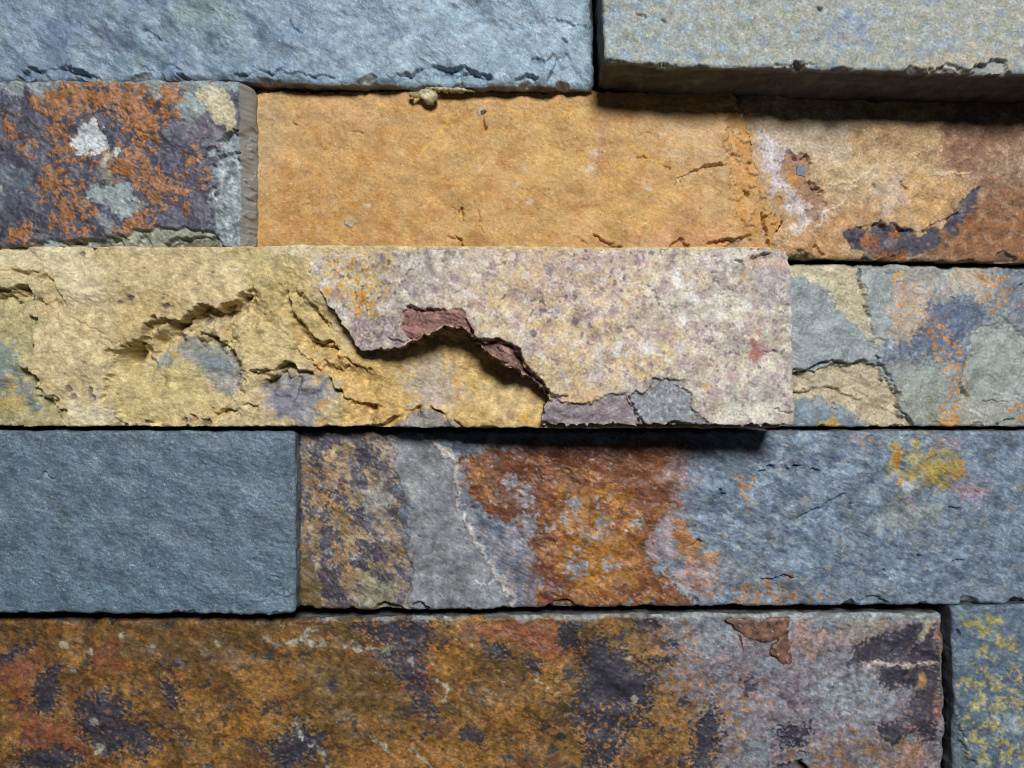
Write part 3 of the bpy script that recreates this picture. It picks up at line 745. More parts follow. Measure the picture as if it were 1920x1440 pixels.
    c.grit(0.045); c.rough(120, 5); c.rough(44, 3.2, 1, 10, 1.6); c.rough(14, 1.7, 1, 8, 2.0); c.rough(8, 0.9, 2); c.cleave(120, 3.5, 4, 8, 2.0)
    c.rough(22, 2.0, 2, within=oc)
    # the bed rises towards the raised layer
    c.h += 22 * smooth((x - 430) / 170) * smooth((640 - y) / 90)
    # and stands further out along its foot near the break
    c.h += 48 * smooth((x - 690) / 300) * smooth((y - 690) / 100)
ochre = stone([(XL, 461), (0, 461), (500, 463), (1000, 466), (1475, 467)], [(XL, 799), (1000, 800), (1482, 799)], [(450, XL), (810, XL)], [(450, 1440), (810, 1446)], 62,
      (204, 184, 138), M_SAND, deco, (104, 98, 88), 'ochre stone in the middle with a thick broken mauve layer on its right', bevel=(2, 2, 3, 3), chip=(0, 1.5, 0, 0), corner=4)

def mask(c):
    return c.poly([(568, 464), (1000, 467), (1440, 465), (1474, 470), (1482, 500), (1486, 650), (1490, 797), (1015, 797), (1020, 762), (1030, 748), (1022, 734), (1004, 716), (984, 702), (962, 692), (938, 680), (922, 668), (904, 652), (884, 630), (868, 616), (846, 613), (826, 615), (804, 627), (776, 638), (745, 650), (700, 654), (664, 656), (650, 640), (640, 620), (620, 592), (600, 566), (582, 534), (560, 500)], 1, 1.8, 20)
def deco(c):
    x, y = c.x, c.y
    rt = smooth((x - 1120) / 330)
    c.paint((c.all, rt), (198, 192, 180), 0.9)
    c.paint(c.speck(60, 0.2, 0.9, within=(c.all, 1 - 0.6 * rt)), (216, 190, 136), 0.5)
    c.paint(c.speck(140, 0.2, 0.8, within=(c.all, 1 - 0.7 * rt)), (218, 186, 130), 0.75)
    c.paint(c.speck(160, 0.4, 0.8), (190, 168, 168), 0.35); c.paint(c.speck(130, 0.6, 0.7), (212, 206, 202), 0.6)
    c.paint((c.all, smooth((x - 860) / 140) * smooth((1240 - x) / 200) * smooth(0.6 + 0.5 * N(x, y, 150, 991, 1))), (218, 186, 128), 0.75)
    c.paint((c.all, smooth((900 - x) / 140) * smooth(0.6 + 0.4 * N(x, y, 120, 992, 1))), (188, 180, 174), 0.6)
    c.paint((c.all, rt * smooth(0.4 + 0.5 * N(x, y, 130, 993, 1))), (206, 202, 184), 0.8)
    c.paint((c.all, rt * smooth(0.2 + 0.6 * N(x, y, 110, 994, 1))), (168, 164, 156), 0.7)
    c.paint(c.speck(80, 0.85, 0.6), (174, 148, 154), 0.5)
    c.paint(c.poly([(950, 470), (1110, 466), (1100, 560), (1000, 560)], 30, 16), (186, 156, 150), 0.5)
    c.paint(c.poly([(1090, 470), (1200, 470), (1170, 520), (1100, 500)], 16, 12), (190, 172, 184), 0.6)
    c.paint(c.poly([(740, 468), (900, 468), (860, 540), (760, 530)], 18, 14), (192, 182, 178), 0.7)
    c.paint(c.poly([(720, 520), (860, 510), (870, 570), (740, 580)], 18, 14), (196, 184, 168), 0.6)
    # orange and yellow bloom at the upper left
    yl = c.poly([(588, 475), (690, 470), (730, 520), (710, 560), (680, 590), (640, 580), (600, 530)], 10, 10)
    c.paint(yl, (206, 188, 140), 0.8)
    c.paint(c.speck(26, 0.5, 0.3, within=yl), (224, 170, 72), 0.85); c.paint(c.speck(24, 1.0, 0.3, within=yl), (222, 140, 48), 0.85)
    c.paint(c.blob(604, 540, 16, 10, -20, soft=3, warp=5), (232, 158, 66), 0.9); c.paint(c.blob(664, 565, 10, 20, 15, soft=3, warp=5), (222, 136, 44), 0.9)
    c.paint(c.speck(20, 1.3, 0.25, within=yl), (96, 92, 100), 0.8)
    c.paint(c.poly([(596, 555), (640, 580), (655, 605), (630, 600)], 5, 5), (196, 200, 196), 0.8)
    mv = c.poly([(640, 596), (750, 585), (750, 640), (690, 655), (655, 650)], 8, 8)
    c.paint(mv, (164, 148, 150), 0.85); c.paint(c.speck(18, 0.9, 0.3, within=mv), (212, 182, 130), 0.7); c.paint(c.speck(16, 0.9, 0.3, within=mv), (100, 86, 98), 0.8)
    # specks
    den = 0.75 + 0.35 * N(x, y, 120, 771, 1)
    c.paint((c.all, smooth(0.5 + (N(x, y, 17, 772, 1) - 1.9 + 0.9 * (den - 0.75) * 2) / 0.6)), (124, 112, 118), 0.5)
    c.paint(c.speck(19, 0.85, 0.28, 1, within=(c.all, smooth(0.5 + (N(x, y, 110, 773, 1) - 0.5) / 0.9))), (104, 96, 104), 0.7)
    c.paint(c.speck(60, 1.0, 0.6, 1), (154, 134, 140), 0.45)
    c.paint(c.speck(34, 0.8, 0.6), (224, 208, 176), 0.45); c.paint(c.speck(44, 1.1, 0.6), (220, 214, 212), 0.6)
    c.paint(c.speck(44, 1.35, 0.5), (152, 122, 138), 0.5)
    for q in ((1030, 510, 7, 6), (1018, 582, 6, 4), (1078, 600, 7, 7), (1000, 626, 7, 5)):
        c.paint(c.blob(*q, soft=2.5, warp=2), (108, 92, 112), 0.8)
    for q in ((1216, 655, 10, 8), (1160, 650, 6, 18), (1296, 560, 16, 10), (1285, 598, 14, 9), (1280, 525, 14, 14), (1350, 575, 4, 14), (1365, 490, 4, 22), (1396, 580, 10, 7)):
        c.paint(c.blob(*q, ang=8, soft=4, warp=4), (228, 226, 226), 0.8)
    c.paint(c.blob(1396, 522, 5, 9, soft=3, warp=2), (218, 156, 70), 0.8); c.paint(c.blob(1322, 725, 6, 6, soft=3, warp=3), (214, 158, 84), 0.8)
    c.paint(c.poly([(1400, 500), (1475, 505), (1470, 560), (1410, 550)], 16, 14), (160, 152, 158), 0.6)
    c.paint(c.poly([(1390, 480), (1470, 476), (1476, 500), (1420, 505)], 8, 6), (198, 172, 152), 0.7)
    m = c.poly([(1408, 640), (1426, 642), (1434, 668), (1420, 680), (1408, 670)], 3, 3); c.paint(m, (180, 112, 102), 0.85)
    c.paint(c.blob(1422, 624, 5, 8, soft=3, warp=3), (188, 136, 120), 0.8)
    # maroon scar, and the maroon edge of the break
    m = c.poly([(752, 580), (764, 572), (788, 578), (812, 580), (846, 576), (874, 586), (880, 606), (884, 632), (868, 616), (846, 612), (826, 614), (804, 626), (780, 636), (758, 636), (752, 610)], 1.4, 2)
    c.paint(m, (146, 104, 98), 0.92); c.lift(m, -8); c.cleave(50, 5, 4, 10, 2.5, within=m); c.tone(40, 0.09, 2, 10, 2, within=m)
    c.paint(c.speck(18, 1.0, 0.4, within=m), (176, 122, 118), 0.5)
    m = c.poly([(880, 604), (890, 632), (908, 640), (930, 634), (960, 646), (975, 660), (984, 690), (1008, 706), (1030, 728), (1030, 746), (1004, 716), (962, 692), (922, 668), (884, 630)], 1.4, 2)
    c.paint(m, (140, 98, 92), 0.9); c.lift(m, -14); c.cleave(36, 9, 4, 35, 2.5, within=m); c.tone(30, 0.12, 2, 35, 2, within=m)
    c.paint(c.speck(24, 0.7, 0.3, within=m), (120, 104, 100), 0.7)
    c.ledge([(890, 634), (910, 636), (940, 640), (968, 652), (978, 676), (1000, 694), (1026, 716)], 2, 8, 10, 8, warp=2)
    c.crack([(1026, 736), (1044, 744), (1066, 742)], 4, 12); c.crack([(1030, 744), (1050, 750)], 4, 10); c.crack([(720, 632), (750, 640), (765, 634)], 3, 9)
    c.ledge([(756, 574), (768, 570), (784, 576)], 2, 6, 10, 10, warp=1)
    # mauve grey wedge and blue grey triangle at the foot
    m = c.poly([(1012, 800), (1022, 760), (1042, 744), (1066, 758), (1110, 755), (1150, 740), (1175, 738), (1205, 800)], 3, 3)
    c.paint(m, (150, 138, 146), 0.95)
    i, wgt = m; c.h[i] -= wgt * (6 + 12 * smooth((c.y[i] - 745) / 60))
    c.tone(26, 0.07, 1, -20, 3, within=m)
    m = c.poly([(1176, 742), (1215, 732), (1240, 706), (1262, 712), (1295, 735), (1300, 765), (1335, 800), (1208, 800)], 3, 4)
    c.paint(m, (136, 142, 154), 0.92); c.lift(m, -7); c.tone(20, 0.08, within=m); c.paint(c.speck(14, 1.5, 0.3, within=m), (206, 208, 210), 0.7); c.paint(c.speck(20, 1.5, 0.3, within=m), (182, 150, 118), 0.6)
    c.crack([(1177, 742), (1190, 766), (1207, 797)], 4, 14)
    c.paint(c.poly([(1066, 756), (1080, 735), (1120, 720), (1125, 735), (1105, 752)], 4, 5), (216, 172, 128), 0.75)
    c.paint(c.line([(1180, 738), (1215, 730), (1235, 712)], 8, 3, soft=3), (196, 180, 160), 0.7)
    c.paint(c.poly([(1350, 760), (1430, 745), (1470, 770), (1450, 800), (1340, 800)], 8, 9), (214, 212, 198), 0.8)
    c.paint(c.poly([(1455, 775), (1488, 770), (1490, 800), (1450, 800)], 4, 3), (186, 170, 156), 0.8)
    c.crack([(1406, 486), (1424, 480), (1446, 474)], 5, 12); c.crack([(1378, 486), (1396, 496)], 3.5, 8); c.crack([(1430, 658), (1456, 660)], 3, 8); c.crack([(1452, 768), (1484, 776)], 3, 8)
    for a in ([(1240, 800), (1262, 791), (1290, 792), (1310, 800)], [(1015, 798), (1022, 792), (1032, 798)], [(1130, 800), (1150, 795), (1168, 800)]):
        c.ledge(a, 1, 16, 6, 9, warp=1.5)
    c.tone(36, 0.04); c.tone(9, 0.06, 2)
    c.grit(0.05); c.rough(120, 5); c.rough(36, 2.2); c.rough(13, 1.5, 2); c.rough(7, 0.9, 2); c.cleave(110, 2.0, 3, 0, 1.6)
    d = np.minimum(np.minimum(c.y - 465, 1490 - c.x), 799 - c.y)
    c.h -= 3 * np.clip(1 - d / 6, 0, 1) ** 2
    c.h -= 58 * smooth((860 - x) / 240)
def thick(x, y):
    return np.where(x < 1010, 100.0, 120.0)
sheet('broken_layer', mask, (556, 462, 1494, 800), 150, (206, 191, 168), M_SAND, deco, ochre, thick, (126, 92, 78), 'speckled mauve and cream top layer with a jagged lower edge', rag=1.8, undercut=3.0)

# ---- third course, right
def deco(c):
    x, y = c.x, c.y
    c.paint(c.speck(90, 0.4, 0.7), (140, 150, 156), 0.6)
    c.paint(c.poly([(1420, 520), (1520, 530), (1560, 545), (1600, 605), (1660, 655), (1640, 680), (1420, 695)], 8, 6), (144, 154, 160), 0.9)
    m = c.poly([(1420, 490), (1608, 490), (1618, 537), (1628, 587), (1640, 622), (1660, 650), (1640, 640), (1600, 602), (1570, 574), (1550, 542), (1520, 532), (1496, 516), (1420, 512)], 2.5, 4)
    c.paint(m, (190, 180, 150), 0.95); c.lift(m, -4)
    c.paint(c.poly([(1620, 500), (1700, 500), (1690, 560), (1660, 640), (1635, 590)], 8, 6), (152, 160, 162), 0.8)
    tn = c.poly([(1680, 520), (1740, 540), (1752, 565), (1765, 600), (1720, 655), (1690, 655), (1668, 620), (1672, 580)], 4, 6)
    c.paint(tn, (176, 160, 142), 0.9)
    db = c.poly([(1742, 570), (1770, 560), (1830, 556), (1856, 590), (1822, 622), (1812, 690), (1770, 672), (1700, 668), (1662, 672), (1660, 646), (1700, 640), (1730, 610)], 6, 10, 30, 4)
    c.paint(db, (94, 108, 134), 0.92)
    c.paint(c.poly([(1850, 500), (1930, 500), (1930, 610), (1880, 600)], 10, 12, 30, 4), (110, 120, 136), 0.8)
    c.paint(c.poly([(1676, 500), (1720, 500), (1790, 530), (1780, 560), (1710, 540)], 8, 8), (168, 158, 152), 0.8)
    c.paint(c.poly([(1780, 500), (1850, 498), (1852, 550), (1800, 545)], 8, 8), (192, 174, 150), 0.85)
    c.paint(c.poly([(1690, 680), (1765, 700), (1765, 800), (1710, 800), (1690, 740)], 10, 10), (140, 150, 146), 0.8)
    ov = c.blob(1866, 685, 58, 88, 15, soft=4, warp=4)
    c.paint(ov, (154, 162, 158), 0.95); c.lift(ov, -4)
    c.paint(c.line([(1812, 660), (1830, 620), (1870, 606), (1905, 616)], 4, 3, soft=2), (196, 202, 200), 0.6)
    c.paint(c.poly([(1800, 745), (1910, 760), (1900, 800), (1800, 800)], 8, 8), (160, 160, 150), 0.8)
    O = (200, 134, 70)
    for p, t in (([(1836, 520), (1880, 505), (1892, 560), (1872, 584), (1838, 562)], 0.2), ([(1700, 532), (1760, 535), (1750, 556), (1704, 552)], 0.6), ([(1738, 600), (1770, 605), (1806, 660), (1812, 740), (1800, 800), (1762, 800), (1768, 740), (1778, 700), (1740, 650)], 0.35),
                 ([(1676, 555), (1740, 575), (1730, 620), (1680, 610)], 0.8), ([(1900, 755), (1940, 745), (1940, 800), (1910, 800)], 0.0), ([(1750, 600), (1800, 610), (1800, 680), (1760, 660)], 0.8), ([(1830, 560), (1930, 560), (1930, 600), (1840, 590)], 1.3)):
        m = c.speck(19, t + 0.15, 0.3, 1, within=c.poly(p, 9, 8)); c.paint(m, O, 0.85)
    c.paint(c.line([(1676, 528), (1680, 514), (1696, 510)], 7, 2), (214, 172, 84), 0.85); c.paint(c.poly([(1768, 780), (1796, 770), (1800, 802), (1766, 802)], 5, 6), (202, 142, 80), 0.8)
    c.paint(c.poly([(1700, 720), (1750, 740), (1750, 790), (1700, 770)], 12, 12), (164, 160, 140), 0.5)
    m = c.poly([(1420, 700), (1520, 694), (1560, 682), (1640, 682), (1664, 706), (1684, 742), (1690, 775), (1716, 806), (1640, 806), (1600, 776), (1540, 748), (1420, 742)], 3, 4)
    c.paint(m, (184, 170, 142), 0.95); c.lift(m, -10); c.rough(30, 5, 2, 25, 2, within=m); c.rough(12, 2, 2, within=m)
    m2 = c.poly([(1420, 745), (1500, 748), (1580, 770), (1625, 806), (1420, 806)], 5, 6); c.paint(m2, (118, 134, 150), 0.85)
    c.paint(c.poly([(1535, 792), (1560, 784), (1582, 795), (1580, 806), (1536, 806)], 3, 4), (206, 166, 84), 0.85)
    c.ledge([(1440, 697), (1500, 695), (1522, 690), (1536, 680), (1562, 676), (1592, 681), (1640, 674)], 3, 12, 40, 22, warp=2)
    c.ledge([(1480, 738), (1510, 730), (1550, 724), (1590, 736), (1620, 752)], 4, 7, 14, 14, warp=4)
    c.crack([(1610, 498), (1616, 540), (1622, 560)], 4, 11); c.crack([(1620, 575), (1630, 590)], 4, 9); c.crack([(1642, 668), (1656, 690), (1674, 712), (1685, 742)], 4, 14); c.crack([(1684, 764), (1700, 780), (1716, 802)], 4, 12)
    c.crack([(1800, 720), (1810, 735), (1820, 744)], 5, 12); c.crack([(1870, 796), (1898, 786)], 4, 10); c.crack([(1845, 750), (1870, 756), (1895, 752)], 3, 6); c.crack([(1780, 556), (1790, 562)], 3, 7); c.crack([(1904, 545), (1922, 534)], 4, 9)
    c.paint(c.line([(1820, 768), (1850, 786)], 5, 2, soft=2), (206, 212, 212), 0.6); c.paint(c.line([(1600, 604), (1640, 630), (1662, 652)], 5, 3, soft=2), (190, 194, 188), 0.6)
    c.tone(40, 0.05); c.tone(10, 0.06, 2); c.paint(c.speck(9, 2.0, 0.3), (214, 220, 220), 0.5); c.paint(c.speck(12, 1.9, 0.3), (100, 106, 116), 0.4)
    c.grit(0.045); c.rough(110, 4); c.rough(36, 1.8); grain(c, 1.0, 10, 25, 1.6); c.cleave(120, 2.4, 3, 25, 1.6)
stone([(1400, 492), (1480, 494), (1600, 494), (1750, 497), (1920, 500), (XR, 504)], [(1400, 800), (XR, 800)], [(480, 1450), (810, 1450)], [(480, XR), (810, XR)], -22,
      (150, 158, 158), M_SLATE, deco, (122, 120, 110), 'grey slate with beige corner flake and orange flecks at the right', bevel=(5, 3, 3, 3), chip=(3, 3, 2, 2), corner=5)

# ---- fourth course, left: plain blue grey
def deco(c):
    c.paint(c.speck(160, 0.2, 0.8), (104, 124, 138), 0.6); c.paint(c.speck(110, 0.5, 0.8), (90, 104, 124), 0.55)
    c.paint((c.all, smooth((c.y - 950) / 220)), (98, 122, 140), 0.4)
    c.tone(18, 0.05, 1, 12, 2.4); c.tone(8, 0.05, 1, 8, 2.0); c.tone(60, 0.05, 1, 40, 1.8)
    c.paint(c.speck(13, 1.7, 0.5, 1, 8, 2.2), (150, 174, 188), 0.45); c.paint(c.speck(15, 1.7, 0.5, 1, 12, 2.2), (66, 78, 96), 0.4)
    c.paint(c.speck(8, 2.1, 0.3), (196, 214, 224), 0.6)
    c.grit(0.09, 0.02, 0.014); c.rough(200, 3); c.rough(30, 1.2, 1, 24, 2.2); grain(c, 1.3, 11, 10, 2.2); c.rough(7, 0.8, 2); c.cleave(110, 1.8, 4, 20, 2.2)
    m = c.poly([(470, 1135), (510, 1112), (560, 1118), (560, 1160), (480, 1160)], 3, 4); c.lift(m, -3); c.paint(m, (120, 142, 158), 0.4)
    c.crack([(508, 1082), (520, 1084)], 3, 8)
    c.ledge([(80, 886), (90, 893), (110, 890)], 2, 4, 10, 10)
stone([(XL, 806), (553, 808)], [(XL, 1150), (0, 1150), (300, 1152), (520, 1153), (556, 1150)], [(800, XL), (1160, XL)], [(800, 553), (960, 554), (1160, 553)], 48,
      (103, 120, 134), M_SLATE, deco, (104, 112, 118), 'plain dark blue grey slate at the left edge', bevel=(4, 4, 4, 4), chip=(2, 3, 2, 2), corner=13)

# ---- fourth course, right: rust band on blue grey
def deco(c):
    x, y = c.x, c.y
    # blue grey part
    c.paint(c.speck(120, 0.3, 0.7), (122, 140, 156), 0.6); c.paint(c.speck(60, 0.7, 0.6), (96, 110, 134), 0.6)
    c.paint(c.speck(34, 0.6, 0.5, 1, 28, 1.8), (146, 164, 182), 0.5); c.paint(c.speck(26, 0.9, 0.4, 1, 28, 1.8), (80, 90, 120), 0.5)
    c.paint((c.all, smooth((x - 1500) / 400)), (112, 130, 150), 0.3)
    c.paint(c.speck(40, 1.5, 0.3), (170, 160, 140), 0.4)
    # speckled part at the left
    lf = c.poly([(540, 800), (745, 800), (740, 860), (762, 950), (772, 1040), (765, 1150), (540, 1150)], 8, 8)
    c.paint(lf, (80, 74, 86), 0.97)
    c.paint(c.speck(80, 0.7, 0.35, 2, 65, 1.6, within=lf), (128, 124, 118), 0.8)
    c.paint(c.speck(72, 0.15, 0.2, 2, 60, 1.6, within=lf), (160, 134, 96), 0.9)
    c.paint(c.speck(30, 0.9, 0.25, 2, 20, 1.6, within=lf), (78, 72, 84), 0.8)
    c.paint(c.speck(30, 1.1, 0.25, 2, within=lf), (156, 158, 150), 0.7)
    c.paint(c.speck(34, 0.25, 0.25, 4, within=c.poly([(570, 880), (640, 870), (655, 980), (660, 1060), (640, 1080), (610, 960)], 16, 12)), (186, 138, 82), 0.9)
    c.paint(c.poly([(690, 920), (720, 900), (730, 950), (715, 980), (695, 960)], 10, 12), (156, 160, 150), 0.8)
    c.paint(c.poly([(680, 1080), (735, 1100), (760, 1140), (690, 1140)], 6, 9), (146, 142, 112), 0.9)
    c.paint(c.speck(26, 0.4, 0.3, 4, within=c.poly([(690, 810), (745, 820), (740, 1000), (780, 1130), (740, 1130), (700, 1000)], 14, 10)), (124, 108, 112), 0.8)
    c.paint(c.poly([(735, 820), (745, 820), (742, 875), (728, 878)], 3, 3), (184, 166, 150), 0.8)
    c.paint(c.poly([(560, 1008), (572, 1020), (582, 1052), (604, 1090), (606, 1145), (560, 1145)], 2, 4), (116, 98, 62), 0.95)
    c.paint(c.poly([(596, 1060), (625, 1070), (630, 1140), (606, 1140)], 4, 6), (76, 66, 74), 0.8)
    c.paint(c.poly([(556, 900), (562, 960), (570, 985), (560, 1005), (553, 1000)], 3, 3), (190, 192, 186), 0.8)
    # grey plane
    gp = c.poly([(742, 810), (786, 812), (812, 828), (838, 846), (857, 862), (853, 884), (860, 930), (868, 966), (888, 1008), (908, 1042), (924, 1070), (948, 1106), (964, 1145), (764, 1145), (776, 1080), (764, 1000), (766, 940), (744, 880)], 3, 3)
    c.paint(gp, (134, 138, 142), 0.97); c.lift(gp, 3); c.tone(60, 0.03, within=gp); c.paint(c.speck(50, 0.7, 0.6, within=gp), (122, 128, 138), 0.6)
    c.paint(c.speck(20, 0.9, 0.4, 2, within=c.poly([(762, 940), (785, 960), (790, 1060), (780, 1140), (760, 1140)], 10, 8)), (110, 96, 100), 0.7)
    for p in ([(893, 1086), (904, 1096), (912, 1094)], [(916, 1096), (928, 1086)]):
        c.paint(c.line(p, 6, 2), (200, 206, 210), 0.9)
    gb = c.poly([(866, 900), (880, 960), (900, 985), (985, 990), (1000, 1030), (1010, 1075), (1030, 1100), (1010, 1145), (964, 1145), (930, 1080), (890, 1010)], 6, 8)
    c.paint(gb, (122, 126, 142), 0.9); c.paint(c.speck(40, 0.5, 0.4, within=gb), (152, 146, 158), 0.7); c.paint(c.blob(932, 1000, 16, 14, soft=4, warp=5), (100, 114, 142), 0.8); c.paint(c.speck(30, 1.1, 0.3, within=gb), (150, 118, 104), 0.6)
    for p, wd in (([(784, 812), (812, 828), (836, 848), (858, 862)], 7), ([(858, 862), (854, 886), (862, 940), (870, 972), (890, 1010), (908, 1036), (918, 1056)], 6), ([(918, 1056), (936, 1080), (954, 1108), (966, 1140)], 9)):
        m = c.line(p, wd * 1.3, 3, soft=2.5); c.paint(m, (190, 184, 180), 0.95); c.lift(m, 2.5)
    # rust field
    rf = c.poly([(872, 862), (900, 850), (940, 838), (1290, 826), (1282, 880), (1278, 930), (1262, 960), (1232, 985), (1222, 1030), (1228, 1066), (1262, 1094), (1300, 1138), (1020, 1142), (1004, 1120), (1020, 1088), (1004, 1060), (992, 1000), (960, 976), (905, 960), (876, 910)], 4, 9, 40, 2)
    c.paint(rf, (122, 72, 42), 0.97)
    c.paint(c.speck(90, 0.3, 0.5, within=rf), (112, 60, 42), 0.7)
    gl = c.poly([(880, 868), (930, 880), (925, 930), (890, 930)], 8, 10); c.paint(gl, (170, 118, 58), 0.75)
    gl = c.poly([(1020, 930), (1060, 905), (1120, 900), (1180, 920), (1190, 990), (1160, 1050), (1180, 1090), (1120, 1120), (1050, 1110), (1040, 1060), (1060, 1020), (1030, 990)], 14, 16)
    c.paint(gl, (178, 120, 50), 0.85)
    c.paint(c.speck(80, 0.6, 0.6, within=rf), (180, 122, 54), 0.6)
    c.paint(c.speck(60, 0.6, 0.6, 2, within=rf), (104, 58, 40), 0.65)
    c.paint(c.speck(14, 1.5, 0.4, 1, within=rf), (206, 150, 84), 0.6)
    c.paint(c.poly([(1000, 1050), (1040, 1060), (1052, 1090), (1040, 1130), (1012, 1135), (1026, 1090), (1000, 1070)], 4, 6), (112, 58, 48), 0.85)
    c.paint(c.poly([(1090, 830), (1280, 830), (1270, 950), (1210, 960), (1180, 900)], 16, 14), (126, 72, 46), 0.7)
    c.paint(c.poly([(900, 850), (1000, 840), (1020, 930), (1000, 990), (940, 960), (930, 900)], 20, 16), (104, 60, 38), 0.75)
    c.paint(c.poly([(1080, 1000), (1180, 1000), (1220, 1100), (1100, 1120), (1060, 1060)], 24, 18), (178, 122, 50), 0.6)
    c.paint(c.speck(34, 1.75, 0.25, 1, within=rf), (150, 150, 164), 0.85)
    for q in ((1075, 945, 14, 16), (1080, 1065, 20, 18), (1140, 1060, 9, 13), (1030, 990, 9, 6), (1060, 975, 10, 7), (1130, 980, 10, 12), (1112, 1005, 24, 4), (985, 930, 14, 22), (955, 905, 14, 12), (1195, 980, 10, 8), (990, 985, 16, 26)):
        c.paint(c.blob(*q, soft=2.5, warp=6, wl=18), (148, 150, 164), 0.88)
    pk = c.poly([(1240, 975), (1268, 958), (1272, 1000), (1262, 1040), (1240, 1064), (1222, 1050), (1214, 1024)], 3, 5); c.paint(pk, (162, 146, 156), 0.92)
    c.paint(c.poly([(1262, 840), (1290, 840), (1290, 900), (1262, 930), (1240, 900)], 8, 8), (142, 128, 140), 0.7)
    c.paint(c.poly([(1268, 970), (1290, 974), (1304, 1020), (1340, 1036), (1350, 1060), (1310, 1056), (1276, 1050), (1266, 1020)], 4, 7), (180, 118, 60), 0.9)
    m = c.poly([(1276, 1052), (1330, 1050), (1345, 1080), (1335, 1130), (1300, 1110), (1268, 1090)], 6, 8); c.paint(m, (168, 142, 140), 0.85); c.paint(c.speck(16, 1.0, 0.3, within=m), (200, 122, 66), 0.8)
    c.paint(c.line([(1238, 1066), (1262, 1086), (1290, 1112), (1304, 1134)], 6, 3, soft=2.5), (176, 178, 182), 0.7)
    for p, t in (([(1390, 1095), (1480, 1085), (1495, 1135), (1385, 1138)], -0.1), ([(1320, 1080), (1400, 1070), (1400, 1130), (1330, 1120)], 0.9), ([(1500, 1100), (1580, 1100), (1580, 1135), (1500, 1135)], 0.9), ([(1385, 895), (1412, 890), (1410, 925), (1392, 955)], -0.1), ([(1300, 1080), (1345, 1080), (1340, 1120), (1305, 1120)], 0.9), ([(1590, 810), (1660, 810), (1640, 840), (1590, 835)], 0.9)):
        c.paint(c.speck(22, t, 0.4, 2, within=c.poly(p, 8, 8)), (178, 122, 72), 0.8)
    yv = c.poly([(1676, 830), (1712, 818), (1745, 824), (1790, 850), (1808, 870), (1790, 900), (1750, 915), (1700, 920), (1670, 900), (1655, 880)], 10, 12)
    c.paint(c.speck(40, -0.3, 0.5, 2, within=yv), (166, 150, 90), 0.85)
    c.paint(c.poly([(1730, 868), (1790, 868), (1796, 890), (1760, 910), (1720, 890)], 6, 8), (182, 156, 66), 0.85)
    for p in ([(1786, 862), (1800, 870), (1806, 884), (1796, 894), (1776, 888)], [(1676, 830), (1684, 850), (1680, 880), (1690, 866)], [(1678, 910), (1692, 898)], [(1740, 856), (1752, 850)]):
        c.paint(c.line(p, 8, 3, soft=2.5), (196, 134, 52), 0.85)
    c.paint(c.blob(1702, 915, 7, 12, soft=3, warp=3), (176, 190, 200), 0.8)
    c.paint(c.blob(1820, 918, 32, 15, 10, soft=8, warp=6), (170, 132, 144), 0.75); c.paint(c.blob(1704, 946, 20, 10, soft=7, warp=5), (152, 118, 138), 0.75); c.paint(c.blob(1780, 828, 24, 10, soft=7, warp=5), (156, 134, 142), 0.6); c.paint(c.blob(1700, 965, 60, 24, -10, soft=18, warp=12), (150, 158, 146), 0.6)
    c.paint(c.poly([(1340, 1060), (1420, 1050), (1420, 1080), (1350, 1090)], 16, 12), (140, 150, 160), 0.6)
    c.tone(34, 0.06); c.tone(120, 0.05); c.tone(10, 0.05, 1, 28, 2); c.paint(c.speck(10, 1.8, 0.3, 1, 28, 1.8), (190, 204, 214), 0.5); c.paint(c.speck(11, 1.8, 0.3, 1, 28, 2), (62, 64, 84), 0.45)
    c.grit(0.06); c.rough(120, 4)
    k = np.ones(x.size); k[gp[0]] -= 0.85 * gp[1]
    al = (c.all, k)
    c.cleave(60, 2.0, 4, 28, 1.8, within=al)
    c.rough(34, 2.4, 1, 28, 1.8, within=al); c.rough(12, 1.9, 1, 28, 2.0, within=al); c.rough(8, 1.0, 2, within=al)
    c.rough(14, 1.4, 2, within=rf); c.rough(16, 1.6, 2, 150, 2, within=lf)
    for p in ([(1494, 974), (1510, 962), (1530, 954), (1560, 940), (1584, 926)], [(1588, 954), (1600, 946)], [(1348, 920), (1362, 926)], [(1520, 880), (1536, 884)], [(1428, 1086), (1460, 1084), (1490, 1078)], [(1470, 880), (1500, 874)], [(1780, 1056), (1808, 1048)], [(1650, 1074), (1662, 1072)], [(1782, 952), (1800, 954)], [(1716, 1046), (1725, 1044)], [(1300, 1020), (1318, 1014)], [(1424, 884), (1450, 876)]):
        c.crack(p, 3.5, 11)
    c.ledge([(1022, 1142), (1040, 1128), (1064, 1124), (1090, 1140)], 2, 10, 8, 14, warp=2)
    c.ledge([(1610, 1128), (1630, 1118), (1650, 1120), (1670, 1134)], 2, 8, 10, 12, warp=2)
    c.ledge([(700, 1142), (720, 1130), (740, 1132), (770, 1142)], 2, 9, 8, 12, warp=2); c.ledge([(770, 1132), (790, 1126), (808, 1142)], 2, 8, 8, 12, warp=2)
stone([(540, 808), (XR, 808)], [(540, 1141), (700, 1143), (850, 1144), (960, 1140), (1280, 1137), (1760, 1134), (1920, 1130), (XR, 1126)], [(800, 558), (960, 560), (1150, 559)], [(800, XR), (1150, XR)], 12,
      (112, 130, 148), M_RUST, deco, (96, 98, 100), 'blue grey slate with a broad rust brown band', bevel=(4, 4, 5, 3), chip=(3, 5, 3, 2), corner=12)

